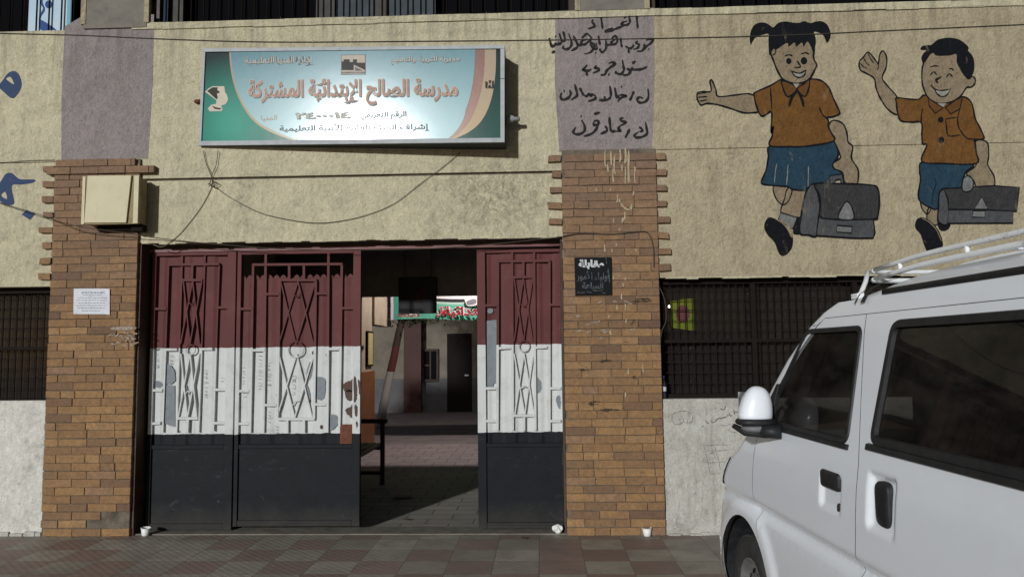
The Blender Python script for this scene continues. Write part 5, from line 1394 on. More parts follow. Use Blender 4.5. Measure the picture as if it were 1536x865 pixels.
# tree in the courtyard, trunk painted red and white
ty = 9.5
tr = thing('tree', 'leaning tree in the courtyard with its trunk painted white and red', 'tree', W(566, 690, ty))
path = [(563, 700), (567, 660), (575, 610), (583, 570), (591, 535), (598, 500), (603, 480)]
rad = [0.105, 0.10, 0.092, 0.085, 0.08, 0.076, 0.072]
P3 = [W(p[0], p[1], ty) for p in path]
P3[0].z = -0.02
tm, tn, tl, tb = nodes_of('painted_trunk')
tp = pos_of(tn); ts = tn.new('ShaderNodeSeparateXYZ'); tl.new(tp, ts.inputs[0])
tz = math_(tn, tl, 'MULTIPLY_ADD', noise(tn, tl, 6, 3, 0.5, tp), 0.05, ts.outputs[2])
zz1, zz2, zz3 = Z(575, 605, ty) - 0.45, Z(583, 557, ty), Z(590, 520, ty)
bark = mix(tn, tl, noise(tn, tl, 20, 6, 0.7, tp), (0.05, 0.035, 0.025), (0.10, 0.075, 0.05))
c1 = mix(tn, tl, math_(tn, tl, 'GREATER_THAN', tz, zz3 + 0.04), (0.16, 0.045, 0.04), bark)
c1 = mix(tn, tl, math_(tn, tl, 'GREATER_THAN', tz, zz2 + 0.025), (0.50, 0.46, 0.43), c1)
c1 = mix(tn, tl, math_(tn, tl, 'GREATER_THAN', tz, zz1), bark, c1)
tl.new(c1, tb.inputs['Base Color']); tb.inputs['Roughness'].default_value = 0.85
bump(tn, tl, tb, noise(tn, tl, 25, 6, 0.7, scaled(tn, tl, tp, (1, 1, 0.3))), 0.6, 0.02)
bm = NB()
tube(bm, P3, rad, 12)
top = P3[-1]
tips = []
for k in range(9):
    a = k * 2.4; d = Vector((cos(a) * 0.9, sin(a) * 0.7, random.uniform(0.5, 1.3)))
    mid = top + d * random.uniform(0.35, 0.5); tip = top + d * random.uniform(0.9, 1.5)
    tube(bm, [top - Vector((0, 0, 0.05)), mid, tip], [0.05, 0.03, 0.008], 6); tips += [mid, tip, (mid + tip) / 2]
tips.append(top + Vector((0.25, 0, 0.0))); tips.append(top + Vector((0.45, -0.1, 0.12))); tips.append(top + Vector((0.05, 0.1, 0.2)))
obj('trunk', bm, tm, tr)
lm_ = MAT('dark_leaf', (0.035, 0.055, 0.018), (0.02, 0.035, 0.012), 12, rough=0.6)
bm = NB()
for c in tips:
    for k in range(120):
        p = c + Vector((random.gauss(0, 0.22), random.gauss(0, 0.22), random.gauss(0, 0.15)))
        if p.z < top.z - 0.1: continue
        d = Vector((random.uniform(-1, 1), random.uniform(-1, 1), random.uniform(-1, 0.6))).normalized(); s = d.orthogonal().normalized()
        L_ = random.uniform(0.05, 0.10); w_ = L_ * 0.28
        bm.faces.new([bm.verts.new(v) for v in (p, p + d * L_ * 0.5 + s * w_, p + d * L_, p + d * L_ * 0.5 - s * w_)])
obj('crown', bm, lm_, tr, recalc=False)
# banner across the courtyard
by = 7.0
bn = thing('courtyard_banner', 'green and white banner with red lettering strung over the courtyard', 'banner', W(650, 478, by))
bm = NB()
NXb, NZb = 40, 8
x0b, x1b = X(586, 460, by), X(716, 460, by) + 2.6
z0b, z1b = Z(600, 479.5, by), Z(600, 400, by)
bg = []
for j in range(NZb + 1):
    bg.append([bm.verts.new((x0b + (x1b - x0b) * i / NXb, by + 0.03 * sin(i * 0.5) + 0.01 * sin(j), z0b + (z1b - z0b) * j / NZb + 0.018 * sin(i * 0.33))) for i in range(NXb + 1)])
for j in range(NZb):
    for i in range(NXb): bm.faces.new((bg[j][i], bg[j][i + 1], bg[j + 1][i + 1], bg[j + 1][i]))
bmat, bn_, bl_, bb = nodes_of('banner_print')
bp_ = pos_of(bn_); bs_ = bn_.new('ShaderNodeSeparateXYZ'); bl_.new(bp_, bs_.inputs[0])
zrel = math_(bn_, bl_, 'DIVIDE', math_(bn_, bl_, 'SUBTRACT', bs_.outputs[2], z0b), z1b - z0b)
wavy = math_(bn_, bl_, 'ADD', zrel, math_(bn_, bl_, 'MULTIPLY', math_(bn_, bl_, 'SINE', math_(bn_, bl_, 'MULTIPLY', bs_.outputs[0], 3.2)), 0.03))
cc = ramp(bn_, bl_, wavy, [(0.0, (0.10, 0.42, 0.30)), (0.12, (0.12, 0.44, 0.32)), (0.30, (0.42, 0.62, 0.52)), (0.34, (0.02, 0.02, 0.025)), (0.40, (0.75, 0.75, 0.75)), (0.47, (0.42, 0.03, 0.05)), (0.62, (0.12, 0.42, 0.30))], 'CONSTANT')
lx = math_(bn_, bl_, 'LESS_THAN', bs_.outputs[0], X(602, 460, by))
cc = mix(bn_, bl_, lx, cc, (0.05, 0.27, 0.20))
lx2 = math_(bn_, bl_, 'LESS_THAN', bs_.outputs[0], X(590, 460, by))
cc = mix(bn_, bl_, lx2, cc, (0.55, 0.52, 0.58))
bl_.new(cc, bb.inputs['Base Color']); bb.inputs['Roughness'].default_value = 0.7
obj('cloth', bm, bmat, bn, recalc=False, shade=True)
red_l, wht_l = MAT('banner_red', (0.40, 0.015, 0.03)), MAT('banner_white', (0.75, 0.74, 0.74))
for s, x0, x1, ya, yb in (('الابتدائية', 664, 742, 459, 476), ('بال', 655, 667, 459, 475), ('تهنئة', 596, 630, 468, 477)):
    q = quad_px(x0, ya, x1, yb, by - 0.045)
    obj('lettering', text_bm(arabic(s), q, 0.085, 0.0), wht_l, bn, recalc=False)
    obj('lettering', text_bm(arabic(s), q, 0.03, 0.006), red_l, bn, recalc=False)
bm = NB(); fill_px(bm, [[(697, 446), (706, 444), (717, 443), (717, 456), (704, 459), (699, 455)]], by - 0.04); obj('print', bm, wht_l, bn)
bm = NB(); fill_px(bm, [[(700, 452), (712, 448), (714, 454), (703, 457)]], by - 0.042); obj('print', bm, MAT('banner_grey', (0.22, 0.22, 0.25)), bn)
bm = NB(); tube(bm, [(x0b, by, z1b), (x0b - 3, by + 0.5, z1b + 0.5)], 0.006, 5); tube(bm, [(x0b, by, z0b), (x0b - 3, by + 0.5, z0b + 0.3)], 0.006, 5); obj('cord', bm, wire_m, bn)
# courtyard lamp on a post: it lights the banner and the courtyard path
ly = 6.2
lxp = X(713, 420, ly)
cl = thing('courtyard_lamp', 'lamp post standing in the courtyard behind the right gate leaf', 'lamp', (lxp + 0.5, ly, -0.02))
bm = NB(); tube(bm, [(lxp + 0.5, ly, -0.02), (lxp + 0.5, ly, 3.8), (lxp + 0.4, ly, 4.0), (lxp, ly, 4.02)], 0.03, 8); obj('pole', bm, dark_iron, cl)
bm = NB(); lathe(bm, [(0.03, 0.14), (0.05, 0.12), (0.15, 0.0)], (lxp, ly, 3.90), (0, 0, 1), 16, False); obj('lamp_shade', bm, dark_iron, cl)
bm = NB(); bmesh.ops.create_icosphere(bm, subdivisions=2, radius=0.04, matrix=Matrix.Translation((lxp, ly, 3.94))); obj('bulb', bm, em, cl)
pl = bpy.data.lights.new('courtyard_lamp_light', 'POINT'); pl.energy = 330; pl.shadow_soft_size = 0.05; pl.color = (1.0, 0.88, 0.86)
plo = bpy.data.objects.new('courtyard_lamp_light', pl); COL.objects.link(plo); plo.parent = cl; plo.location = Vector((lxp, ly, 3.86)) - Vector(cl.location)
# ================================================================== VAN
VH = radians(3.6)
VHD = Vector((-sin(VH), cos(VH), 0)); VN = Vector((cos(VH), sin(VH), 0))
VO = Vector((0, -DIST, 0)); VC, VNOSE = 1.23, 4.28
def V(u, w, z): return VO + VN * (VC + w) + VHD * (VNOSE - u) + Vector((0, 0, z))
def interp(x, T):
    if x <= T[0][0]: return T[0][1]
    for (a, b), (c, d) in zip(T, T[1:]):
        if x <= c:
            t = (x - a) / (c - a)
            return b + (d - b) * t
    return T[-1][1]
def sm(t): t = max(0, min(1, t)); return t * t * (3 - 2 * t)
US = [(0.2, 0.10), (0.35, 0.055), (0.5, 0.045), (0.62, 0.055), (0.75, 0.10), (0.85, 0.165), (0.93, 0.26), (0.99, 0.375), (1.06, 0.475), (1.125, 0.545), (1.31, 0.715), (1.45, 0.85), (1.595, 1.04), (1.65, 1.15), (1.685, 1.26)]
RC = [(0.2, 0.16), (0.9, 0.18), (1.06, 0.13), (1.2, 0.10), (1.7, 0.10)]
WZ = [(0.18, 0.05), (0.25, 0.02), (0.34, 0.006), (0.5, 0.004), (0.66, 0.008), (0.705, 0.012), (0.742, 0.038), (0.752, 0.038), (0.785, 0.004), (0.80, 0.0), (0.92, 0.0), (1.02, 0.008), (1.09, 0.018), (1.13, 0.026),
      (1.585, 0.126), (1.66, 0.145), (1.69, 0.155)]
AU, AZ, AR = 0.43, 0.295, 0.385
AU2 = 3.12
def wside(u, z):
    w = interp(z, WZ)
    f = sm((u - 0.15) / 0.5)                                  # the waist crease fades out towards the nose
    if 0.69 < z < 0.80: w = w * (0.25 + 0.75 * f)
    for cu in (AU, AU2):                                      # flared wheel arch lips
        r = sqrt((u - cu) ** 2 + (z - AZ) ** 2)
        if r < AR + 0.11 and z > 0.15: w -= 0.016 * (1 - sm((r - AR - 0.045) / 0.06))
    # cup of the front door handle, surround of the sliding door handle
    def cup(u0, u1, z0, z1, d, e=0.02):
        return d * sm((u - u0) / e) * sm((u1 - u) / e) * sm((z - z0) / e) * sm((z1 - z) / e)
    w += cup(1.33, 1.52, 0.90, 1.05, 0.014, 0.03)
    w += cup(1.70, 1.89, 0.90, 1.10, 0.018, 0.03)
    return w
def inside(p, poly):
    x, y = p; c = False
    for i in range(len(poly)):
        x1, y1 = poly[i - 1]; x2, y2 = poly[i]
        if (y1 > y) != (y2 > y) and x < (x2 - x1) * (y - y1) / (y2 - y1) + x1: c = not c
    return c
def dist_poly(p, poly):
    b = 9
    P = Vector(p)
    for i in range(len(poly)):
        a, c = Vector(poly[i - 1]), Vector(poly[i])
        d = c - a; t = max(0, min(1, (P - a).dot(d) / max(d.dot(d), 1e-9)))
        b = min(b, (a + d * t - P).length)
    return b
def dens(poly, s=0.02):
    out = []
    for i in range(len(poly)):
        a, b = Vector(poly[i]), Vector(poly[(i + 1) % len(poly)])
        k = max(1, int((b - a).length / s))
        out += [tuple(a.lerp(b, t / k)) for t in range(k)]
    return out
def rounded(poly, r, k=5):
    out = []
    N = len(poly)
    for i in range(N):
        p, a, b = Vector(poly[i]), Vector(poly[i - 1]), Vector(poly[(i + 1) % N])
        d1, d2 = (a - p).normalized(), (b - p).normalized()
        s, e = p + d1 * r, p + d2 * r
        for j in range(k + 1):
            t = j / k
            out.append(tuple(s * (1 - t) ** 2 + p * 2 * t * (1 - t) + e * t * t))
    return out
def side_panel(outline, holes=(), step=0.03, w_off=0.0, right=False, fine=()):
    """body panel cut to an outline in side view and wrapped on the curved flank"""
    o = dens(outline, 0.011); hs = [dens(h, 0.014) for h in holes]
    pts, edges = [], []
    for lp in [o] + hs:
        s = len(pts); pts += lp
        edges += [(s + i, s + (i + 1) % len(lp)) for i in range(len(lp))]
    us = [p[0] for p in o]; zs = [p[1] for p in o]
    def grid(u0, u1, z0, z1, st):
        u = u0
        while u < u1:
            z = z0
            while z < z1:
                p = (u + 0.0007, z + 0.0003)
                if inside(p, o) and not any(inside(p, h) for h in hs) and dist_poly(p, o) > st * 0.45 and all(dist_poly(p, h) > st * 0.45 for h in hs): pts.append(p)
                z += st
            u += st
    grid(min(us), max(us), min(zs), max(zs), step)
    for f in fine: grid(*f, 0.0085)
    # crease lines need their own rows
    for zc in (0.70, 0.742, 0.752, 0.785, 0.80, 1.09, 1.13):
        if min(zs) < zc < max(zs):
            u = min(us)
            while u < max(us):
                p = (u, zc)
                if inside(p, o) and not any(inside(p, h) for h in hs) and dist_poly(p, o) > 0.008 and all(dist_poly(p, h) > 0.008 for h in hs): pts.append(p)
                u += 0.018
    vo, _, fo, *_r = delaunay_2d_cdt([Vector(p) for p in pts], edges, [], 0, 1e-5)
    bm = NB()
    vv = []
    for p in vo:
        w = wside(p.x, p.y) + w_off
        vv.append(bm.verts.new(V(p.x, 1.62 - w if right else w, p.y)))
    for f in fo:
        c = sum((vo[i] for i in f), Vector((0, 0))) / len(f)
        if inside(tuple(c), o) and not any(inside(tuple(c), h) for h in hs):
            ff = bm.faces.new([vv[i] for i in f]); ff.smooth = True
    for v in list(bm.verts):
        if not v.link_faces: bm.verts.remove(v)
    # normals outward
    out = VN if right else -VN
    for f in bm.faces:
        f.normal_update()
        if f.normal.dot(out) < 0: f.normal_flip()
    return bm
def ring(poly, grow, shrink, w_out, depth, right=False):
    """rubber seal following a window outline"""
    P = dens(rounded(poly, 0.04), 0.015)
    N = len(P); c = Vector((sum(p[0] for p in P) / N, sum(p[1] for p in P) / N))
    bm = NB(); rows = []
    for i in range(N):
        a, p, b = Vector(P[i - 1]), Vector(P[i]), Vector(P[(i + 1) % N])
        t = (b - a).normalized(); nn = Vector((t.y, -t.x))
        if nn.dot(p - c) < 0: nn = -nn
        row = []
        for off, w in ((grow, 0.001), (grow - 0.004, -w_out), (-shrink + 0.003, -w_out), (-shrink, depth)):
            q = p + nn * off; ww = wside(q.x, q.y) + w
            row.append(bm.verts.new(V(q.x, 1.62 - ww if right else ww, q.y)))
        rows.append(row)
    for i in range(N):
        r, s = rows[i], rows[(i + 1) % N]
        for k in range(3): bm.faces.new((r[k], s[k], s[k + 1], r[k + 1]))
    return bm

def paint_mat():
    m, n, l, b = nodes_of('white_car_paint')
    p = pos_of(n)
    s = n.new('ShaderNodeSeparateXYZ'); l.new(p, s.inputs[0])
    dust = noise(n, l, 3, 8, 0.7, p, 0.3)
    c = mix(n, l, ramp(n, l, dust, [(0.42, (0, 0, 0)), (0.8, (0.8, 0.8, 0.8))]), (0.86, 0.90, 0.96), (0.80, 0.83, 0.87))
    low = n.new('ShaderNodeMapRange'); low.inputs[1].default_value = 0.75; low.inputs[2].default_value = 0.25
    l.new(s.outputs[2], low.inputs[0])
    c = mix(n, l, math_(n, l, 'MULTIPLY', low.outputs[0], math_(n, l, 'MULTIPLY', dust, 0.8)), c, (0.50, 0.46, 0.40))   # road dust on the sills
    l.new(c, b.inputs['Base Color'])
    l.new(math_(n, l, 'MULTIPLY_ADD', dust, 0.25, 0.22), b.inputs['Roughness'])
    setspec(b, 0.5)
    b.inputs['Coat Weight'].default_value = 0.5; b.inputs['Coat Roughness'].default_value = 0.12
    return m
paint = paint_mat()
rubber = MAT('black_trim', (0.012, 0.013, 0.015), (0.025, 0.025, 0.026), 20, rough=0.55, spec=0.35)
tyre_m = MAT('tyre_rubber', (0.030, 0.030, 0.031), (0.05, 0.047, 0.042), 14, rough=0.85, bs=0.2)
rim_m = MAT('steel_rim', (0.26, 0.265, 0.27), (0.17, 0.16, 0.15), 18, rough=0.45, metal=0.5)
seat_m = MAT('seat_cloth', (0.06, 0.058, 0.06), (0.045, 0.044, 0.046), 14, rough=0.95)
cabin_m = MAT('cabin_trim', (0.09, 0.085, 0.08), rough=0.8)
def glass_mat(nm='tinted_glass', ior=1.17):
    m, n, l, b = nodes_of(nm)
    p = pos_of(n)
    sm_ = noise(n, l, 3.5, 7, 0.65, scaled(n, l, p, (1, 1, 2.5)), 0.6)
    tr = n.new('ShaderNodeBsdfTransparent'); tr.inputs[0].default_value = (0.34, 0.34, 0.33, 1)
    gl = n.new('ShaderNodeBsdfGlossy'); gl.inputs['Color'].default_value = (0.9, 0.9, 0.9, 1); gl.inputs['Roughness'].default_value = 0.015
    df = n.new('ShaderNodeBsdfDiffuse'); df.inputs[0].default_value = (0.10, 0.088, 0.075, 1)
    fr = n.new('ShaderNodeFresnel'); fr.inputs[0].default_value = ior
    a = n.new('ShaderNodeMixShader'); l.new(ramp(n, l, sm_, [(0.35, (0.06,) * 3), (0.75, (0.32,) * 3)]), a.inputs[0]); l.new(tr.outputs[0], a.inputs[1]); l.new(df.outputs[0], a.inputs[2])
    c = n.new('ShaderNodeMixShader'); l.new(fr.outputs[0], c.inputs[0]); l.new(a.outputs[0], c.inputs[1]); l.new(gl.outputs[0], c.inputs[2])
    l.new(c.outputs[0], n['Material Output'].inputs['Surface'])
    return m
glass = glass_mat()
glass_door = glass_mat('tinted_door_glass', 1.07)

van = thing('parked_van', 'white minivan with roof rack parked nose towards the wall on the right', 'van', V(2.0, 0.81, 0))
def arch_pts(cu, a0, a1, k=22, r=AR): return [(cu + r * cos(a0 + (a1 - a0) * i / k), AZ + r * sin(a0 + (a1 - a0) * i / k)) for i in range(k + 1)]
zb = 0.215
al = math.asin((zb - AZ) / AR)                                 # where the arch meets the sill
GAP = 0.002
def us(z): return interp(z, US)
# door front edge and rear edge in side view
DF = [(0.70, 0.30), (0.645, 0.52), (0.60, 0.64), (0.575, 0.83), (0.595, 1.0), (0.62, 1.10)]
apz = [1.14, 1.2, 1.3, 1.4, 1.5, 1.58, 1.625]
DFA = [(us(z) + 0.045, z) for z in apz]
DR = [(1.505, 1.625), (1.515, 1.55), (1.57, 1.33), (1.632, 1.10), (1.632, 0.90), (1.607, 0.70), (1.57, 0.50), (1.55, zb)]
def arch_right(cu, zmax):                                      # arch points right of centre from the sill up to height zmax
    a_ = math.asin((zmax - AZ) / AR); return arch_pts(cu, al, a_, 14)
zj = 0.60                                                     # the door edge meets the arch at this height
ja = math.asin((zj - AZ) / AR); uj = AU + AR * cos(ja)
door_win = [(0.685, 1.168), (1.523, 1.168), (1.488, 1.575), (0.995, 1.575)]
slide_win = [(1.695, 1.190), (2.83, 1.190), (2.83, 1.585), (1.712, 1.585)]
rear_win = [(2.93, 1.190), (3.78, 1.190), (3.66, 1.585), (2.93, 1.585)]
fzs = [0.215, 0.28, 0.35, 0.43, 0.5, 0.56, 0.62, 0.68, 0.75, 0.8, 0.85, 0.9, 0.94, 0.97, 1.0, 1.04, 1.08, 1.125, 1.2, 1.31, 1.4, 1.45, 1.52, 1.595, 1.625, 1.65, 1.685]
front_edge = [(us(z), z) for z in fzs]
# arch left end, clipped at the nose edge: the lip runs onto the bumper corner
arch_l = [(max(p[0], us(p[1]) + 0.004), p[1]) for p in arch_pts(AU, pi - al, ja, 40)]
fender = [(p[0], p[1]) for p in front_edge if p[1] <= 1.60][::-1]      # down the front edge
fender = [(us(1.60) + 0.036, 1.60)] + fender
fender = fender + arch_l[0:]                                    # over the arch to the door edge
DFg = [(uj - GAP, zj)] + [(p[0] - GAP, p[1]) for p in DF[3:]] + [(p[0] - GAP - 0.004, p[1]) for p in DFA if p[1] < 1.59]
fender = fender + DFg[1:]
def mk(name, out, holes=(), right=False, fine=(), mat=None, step=0.03, parent=None):
    bm = side_panel(out, holes, step, 0.0, right, fine)
    return obj(name, bm, mat or paint, parent or van, recalc=False)
door = [(uj + GAP, zj - 0.002)] + [(p[0] + GAP, p[1]) for p in DF[3:]] + [(p[0] + GAP, p[1]) for p in DFA] + [(p[0] - GAP, p[1]) for p in DR] + arch_pts(AU, al, ja, 16)[0:-1]
upper = [(us(1.60) + 0.036, 1.6005), (us(1.6275) + 0.046, 1.6275), (3.9, 1.6275), (3.9, 1.685), (us(1.685), 1.685), (us(1.65), 1.65), (us(1.625), 1.625), (us(1.60), 1.6005)]
slider = [(p[0] + GAP, p[1]) for p in DR][::-1] + [(2.88, 1.625), (2.88, 0.62)]
slider = [(1.55 + GAP, zb)] + slider[1:-1] + [(2.88, zb + 0.0)]
slider = [(1.55 + GAP, zb)] + [(p[0] + GAP, p[1]) for p in DR[::-1]][1:] + [(2.88, 1.625), (2.88, 0.60)] + arch_pts(AU2, pi - math.asin((0.58 - AZ) / AR), pi - al, 12)
quarter = [(2.887, 1.625), (3.88, 1.625), (3.95, 1.2), (3.97, 0.8), (3.95, zb)] + arch_pts(AU2, al, pi - math.asin((0.585 - AZ) / AR), 26) + [(2.887, 0.60)]
for right in (False, True):
    mk('front_wing', fender, right=right)
    dp_ = mk('front_door', door, [rounded(door_win, 0.04)], right, fine=[(1.30, 1.55, 0.87, 1.08)] if not right else ())
    sp_ = mk('sliding_door', slider, [rounded(slide_win, 0.05)], right, fine=[(1.67, 1.92, 0.87, 1.13)] if not right else ())
    qp_ = mk('rear_quarter', quarter, [rounded(rear_win, 0.05)], right)
    mk('roof_side', upper, right=right)
    for win, par in ((door_win, dp_), (slide_win, sp_), (rear_win, qp_)):
        obj('window_seal', ring(win, 0.012, 0.011 if win is door_win else 0.018, 0.006, 0.012, right), rubber, par)
        gbm = side_panel([tuple(q) for q in rounded([(a, b) for a, b in win], 0.05)], (), 0.06, 0.008, right)
        obj('window_glass', gbm, glass_door if win is door_win else glass, par, recalc=False)
    # dark backing behind the panel gaps
    bm = NB()
    for line in (DF[2:] + DFA, DR, [(2.883, 1.62), (2.883, 0.62)], [(us(1.62) + 0.06, 1.6285), (3.88, 1.6285)]):
        q = dens(list(line) + list(line)[::-1][:0], 0.03) if False else line
        pts = []
        for a, b in zip(q, q[1:]):
            for t in range(32): pts.append((a[0] + (b[0] - a[0]) * t / 32, a[1] + (b[1] - a[1]) * t / 32))
        pts.append(q[-1])
        prev = None
        for i, p in enumerate(pts):
            a, b = Vector(pts[max(i - 1, 0)]), Vector(pts[min(i + 1, len(pts) - 1)])
            t = (b - a).normalized(); nn = Vector((-t.y, t.x)) * 0.014
            w = wside(*p) + 0.005
            r = [bm.verts.new(V(p[0] + s * nn.x, (1.62 - w) if right else w, p[1] + s * nn.y)) for s in (-0.6, 0.6)]
            if prev: bm.faces.new((prev[0], prev[1], r[1], r[0]))
            prev = r
    obj('panel_gap', bm, MAT('gap_grey', (0.16, 0.16, 0.165)), van)
    if right: continue
    # sill trim strip under slider window, door mirror base triangle
    bm = NB()
    for (u0, u1, z0, z1) in ((1.675, 2.88, 1.158, 1.182), (0.66, 1.54, 1.140, 1.160)):
        N = 24; prev = None
        for i in range(N + 1):
            u = u0 + (u1 - u0) * i / N
            r = [bm.verts.new(V(u, wside(u, z) + o_, z)) for z, o_ in ((z0, 0.001), (z0 + 0.003, -0.010), (z1 - 0.003, -0.010), (z1, 0.001))]
            if prev:
                for k in range(3): bm.faces.new((prev[k], r[k], r[k + 1], prev[k + 1]))
            else: bm.faces.new(r)
            prev = r
        bm.faces.new(prev[::-1])
    obj('waist_trim', bm, rubber, van)
    bm = NB()
    q = [(0.60, 1.105), (0.76, 1.105), (0.80, 1.34), (0.775, 1.345)]
    a = [bm.verts.new(V(u, wside(u, z) - 0.012, z)) for u, z in q]; c_ = [bm.verts.new(V(u, wside(u, z) + 0.01, z)) for u, z in q]
    bm.faces.new(a); bm.faces.new(c_[::-1])
    for i in range(4): bm.faces.new((a[i], c_[i], c_[(i + 1) % 4], a[(i + 1) % 4]))
    obj('mirror_sail', bm, rubber, dp_, bevel=0.004)
    # handles
    def plate(u0, u1, z0, z1, lift, r, thick, nm, mat, par, k=6):
        P = rounded([(u0, z0), (u1, z0), (u1, z1), (u0, z1)], r, k)
        bm = NB(); uc, zc = (u0 + u1) / 2, (z0 + z1) / 2
        rows = [[bm.verts.new(V(uc + (u - uc) * s, WB + lift_, zc + (z - zc) * s)) for u, z in P] for s, lift_ in ((1, lift + thick), (1, lift + 0.006), (0.93, lift), (0.6, lift - 0.003))]
        for a, b in zip(rows, rows[1:]):
            for i in range(len(P)):
                f = bm.faces.new((a[i], a[(i + 1) % len(P)], b[(i + 1) % len(P)], b[i])); f.smooth = True
        f = bm.faces.new(rows[-1]); f.smooth = True
        return obj(nm, bm, mat, par)
    WB = 0.004
    plate(1.350, 1.503, 0.987, 1.050, -0.003, 0.018, 0.03, 'handle', rubber, dp_)
    WB = 0.004
    plate(1.470, 1.498, 0.905, 0.945, 0.006, 0.012, 0.014, 'keyhole', MAT('lock_chrome', (0.12, 0.12, 0.12), rough=0.3, metal=0.8), dp_)
    WB = 0.010
    plate(1.754, 1.840, 0.928, 1.073, -0.001, 0.035, 0.04, 'handle', rubber, sp_)
    # roof gutter strip and tape
    bm = NB()
    tube(bm, [V(u, 0.158, 1.699) for u in [1.60 + 2.25 * i / 20 for i in range(21)]], 0.0125, 6)
    obj('roof_gutter', bm, rubber, van)

# ---- nose, windscreen and roof as lofted grids
def lat(z): return 0.81 - interp(z, WZ)
def front_row(z):
    H = lat(z); rc = interp(z, RC); u0 = us(z) - rc; bow = 0.13 if z < 0.95 else 0.13
    row = []
    NB_ = 12
    for i in range(-NB_, NB_ + 1):
        l_ = (H - rc) * i / NB_
        row.append((u0 - bow * (1 - (i / NB_) ** 2), l_, abs(i) / NB_))
    arc = []
    for j in range(1, 9):
        a = pi / 2 * j / 8
        arc.append((us(z) - rc * cos(a), H - rc + rc * sin(a), 1 + j / 8))
    return [(u, -l_, t) for u, l_, t in arc[::-1]] + row + arc
zs_front = sorted(set([0.215, 0.26, 0.30, 0.36, 0.42, 0.48, 0.53, 0.58, 0.63, 0.68, 0.72, 0.76, 0.80, 0.84, 0.88, 0.91, 0.94, 0.965, 0.985, 1.01, 1.04, 1.08, 1.125, 1.17, 1.22, 1.27, 1.31, 1.36, 1.41, 1.45, 1.49, 1.53, 1.56, 1.595, 1.625, 1.65, 1.67, 1.685]))
bm = NB(); gbm = NB()
rows = [[V(u, 0.81 + l_, z) for u, l_, t in front_row(z)] for z in zs_front]
tt = [t for u, l_, t in front_row(0.5)]
mv = [[bm.verts.new(p) for p in r] for r in rows]
gv = [[gbm.verts.new(p) for p in r] for r in rows]
for j in range(len(rows) - 1):
    for i in range(len(rows[0]) - 1):
        z = (zs_front[j] + zs_front[j + 1]) / 2; t = (tt[i] + tt[i + 1]) / 2
        isg = 1.06 < z < 1.655 and t < 1.12
        B, S = (gbm, gv) if isg else (bm, mv)
        f = B.faces.new((S[j][i], S[j][i + 1], S[j + 1][i + 1], S[j + 1][i])); f.smooth = True
for B in (bm, gbm):
    for v in list(B.verts):
        if not v.link_faces: B.verts.remove(v)
nose = obj('nose', bm, paint, van)
obj('windscreen', gbm, glass, van)
def nose_patch(name, z0, z1, t0, t1, lift, mat, both=True, parent=None):
    """panel lying on the nose: lamps, grille, bumper slot"""
    bm = NB()
    for sgn in ((-1, 1) if both else (0,)):
        zz = [z0 + (z1 - z0) * k / 5 for k in range(6)]
        R = []
        for z in zz:
            fr = front_row(z); N = len(fr)
            sgnd = [(u, l_, (t if l_ >= 0 else -t)) for u, l_, t in fr]
            out = []
            for k in range(9):
                if sgn == 0: tq = t0 + (t1 - t0) * k / 8
                else: tq = sgn * (t0 + (t1 - t0) * k / 8)
                for (a, b) in zip(sgnd, sgnd[1:]):
                    if a[2] <= tq <= b[2]:
                        s = (tq - a[2]) / max(1e-6, b[2] - a[2]); u = a[0] + (b[0] - a[0]) * s; l_ = a[1] + (b[1] - a[1]) * s
                        break
                cu, cl_ = us(z), 0.0
                d = Vector((u - (us(z) + 0.25), l_)).normalized()
                out.append(V(u + d.x * lift, 0.81 + l_ + d.y * lift, z))
            R.append([bm.verts.new(p) for p in out])
        for a, b in zip(R, R[1:]):
            for i in range(8):
                f = bm.faces.new((a[i], a[i + 1], b[i + 1], b[i])); f.smooth = True
    return obj(name, bm, mat, parent or nose)
lamp_m = MAT('headlamp_lens', (0.10, 0.10, 0.11), rough=0.1, spec=0.8)
for s_ in (1,):
    nose_patch('headlight', 0.755, 0.935, 0.62, 1.86, 0.007, lamp_m)
nose_patch('grille', 0.62, 0.70, -0.5, 0.5, 0.005, rubber, False)
nose_patch('lower_grille', 0.33, 0.45, -0.6, 0.6, 0.005, rubber, False)
nose_patch('bumper_seam', 0.700, 0.706, 0.0, 1.9, 0.002, rubber)
# roof
bm = NB()
top = front_row(1.685)
NU = 26
R = []
for k in range(NU + 1):
    s = (k / NU) ** 1.5
    row = []
    for (u0, l_, t) in top:
        u = u0 + (3.9 - u0) * s
        H = lat(1.685)
        e = max(0.0, 1 - (abs(l_) / H) ** 2.4)
        crown = 0.125 * (e ** 0.55) * sm((u - u0) / 0.55 + 0.0) * (1 - 0.25 * sm((u - 3.0) / 0.9))
        row.append(bm.verts.new(V(u, 0.81 + l_, 1.685 + crown)))
    R.append(row)
for a, b in zip(R, R[1:]):
    for i in range(len(a) - 1):
        f = bm.faces.new((a[i], a[i + 1], b[i + 1], b[i])); f.smooth = True
roof = obj('roof', bm, paint, van)
def roof_z(u, w):
    l_ = w - 0.81; H = lat(1.685); e = max(0.0, 1 - (min(abs(l_), H) / H) ** 2.4)
    u0 = 1.05
    return 1.685 + 0.125 * (e ** 0.55) * sm((u - u0) / 0.55) * (1 - 0.25 * sm((u - 3.0) / 0.9))
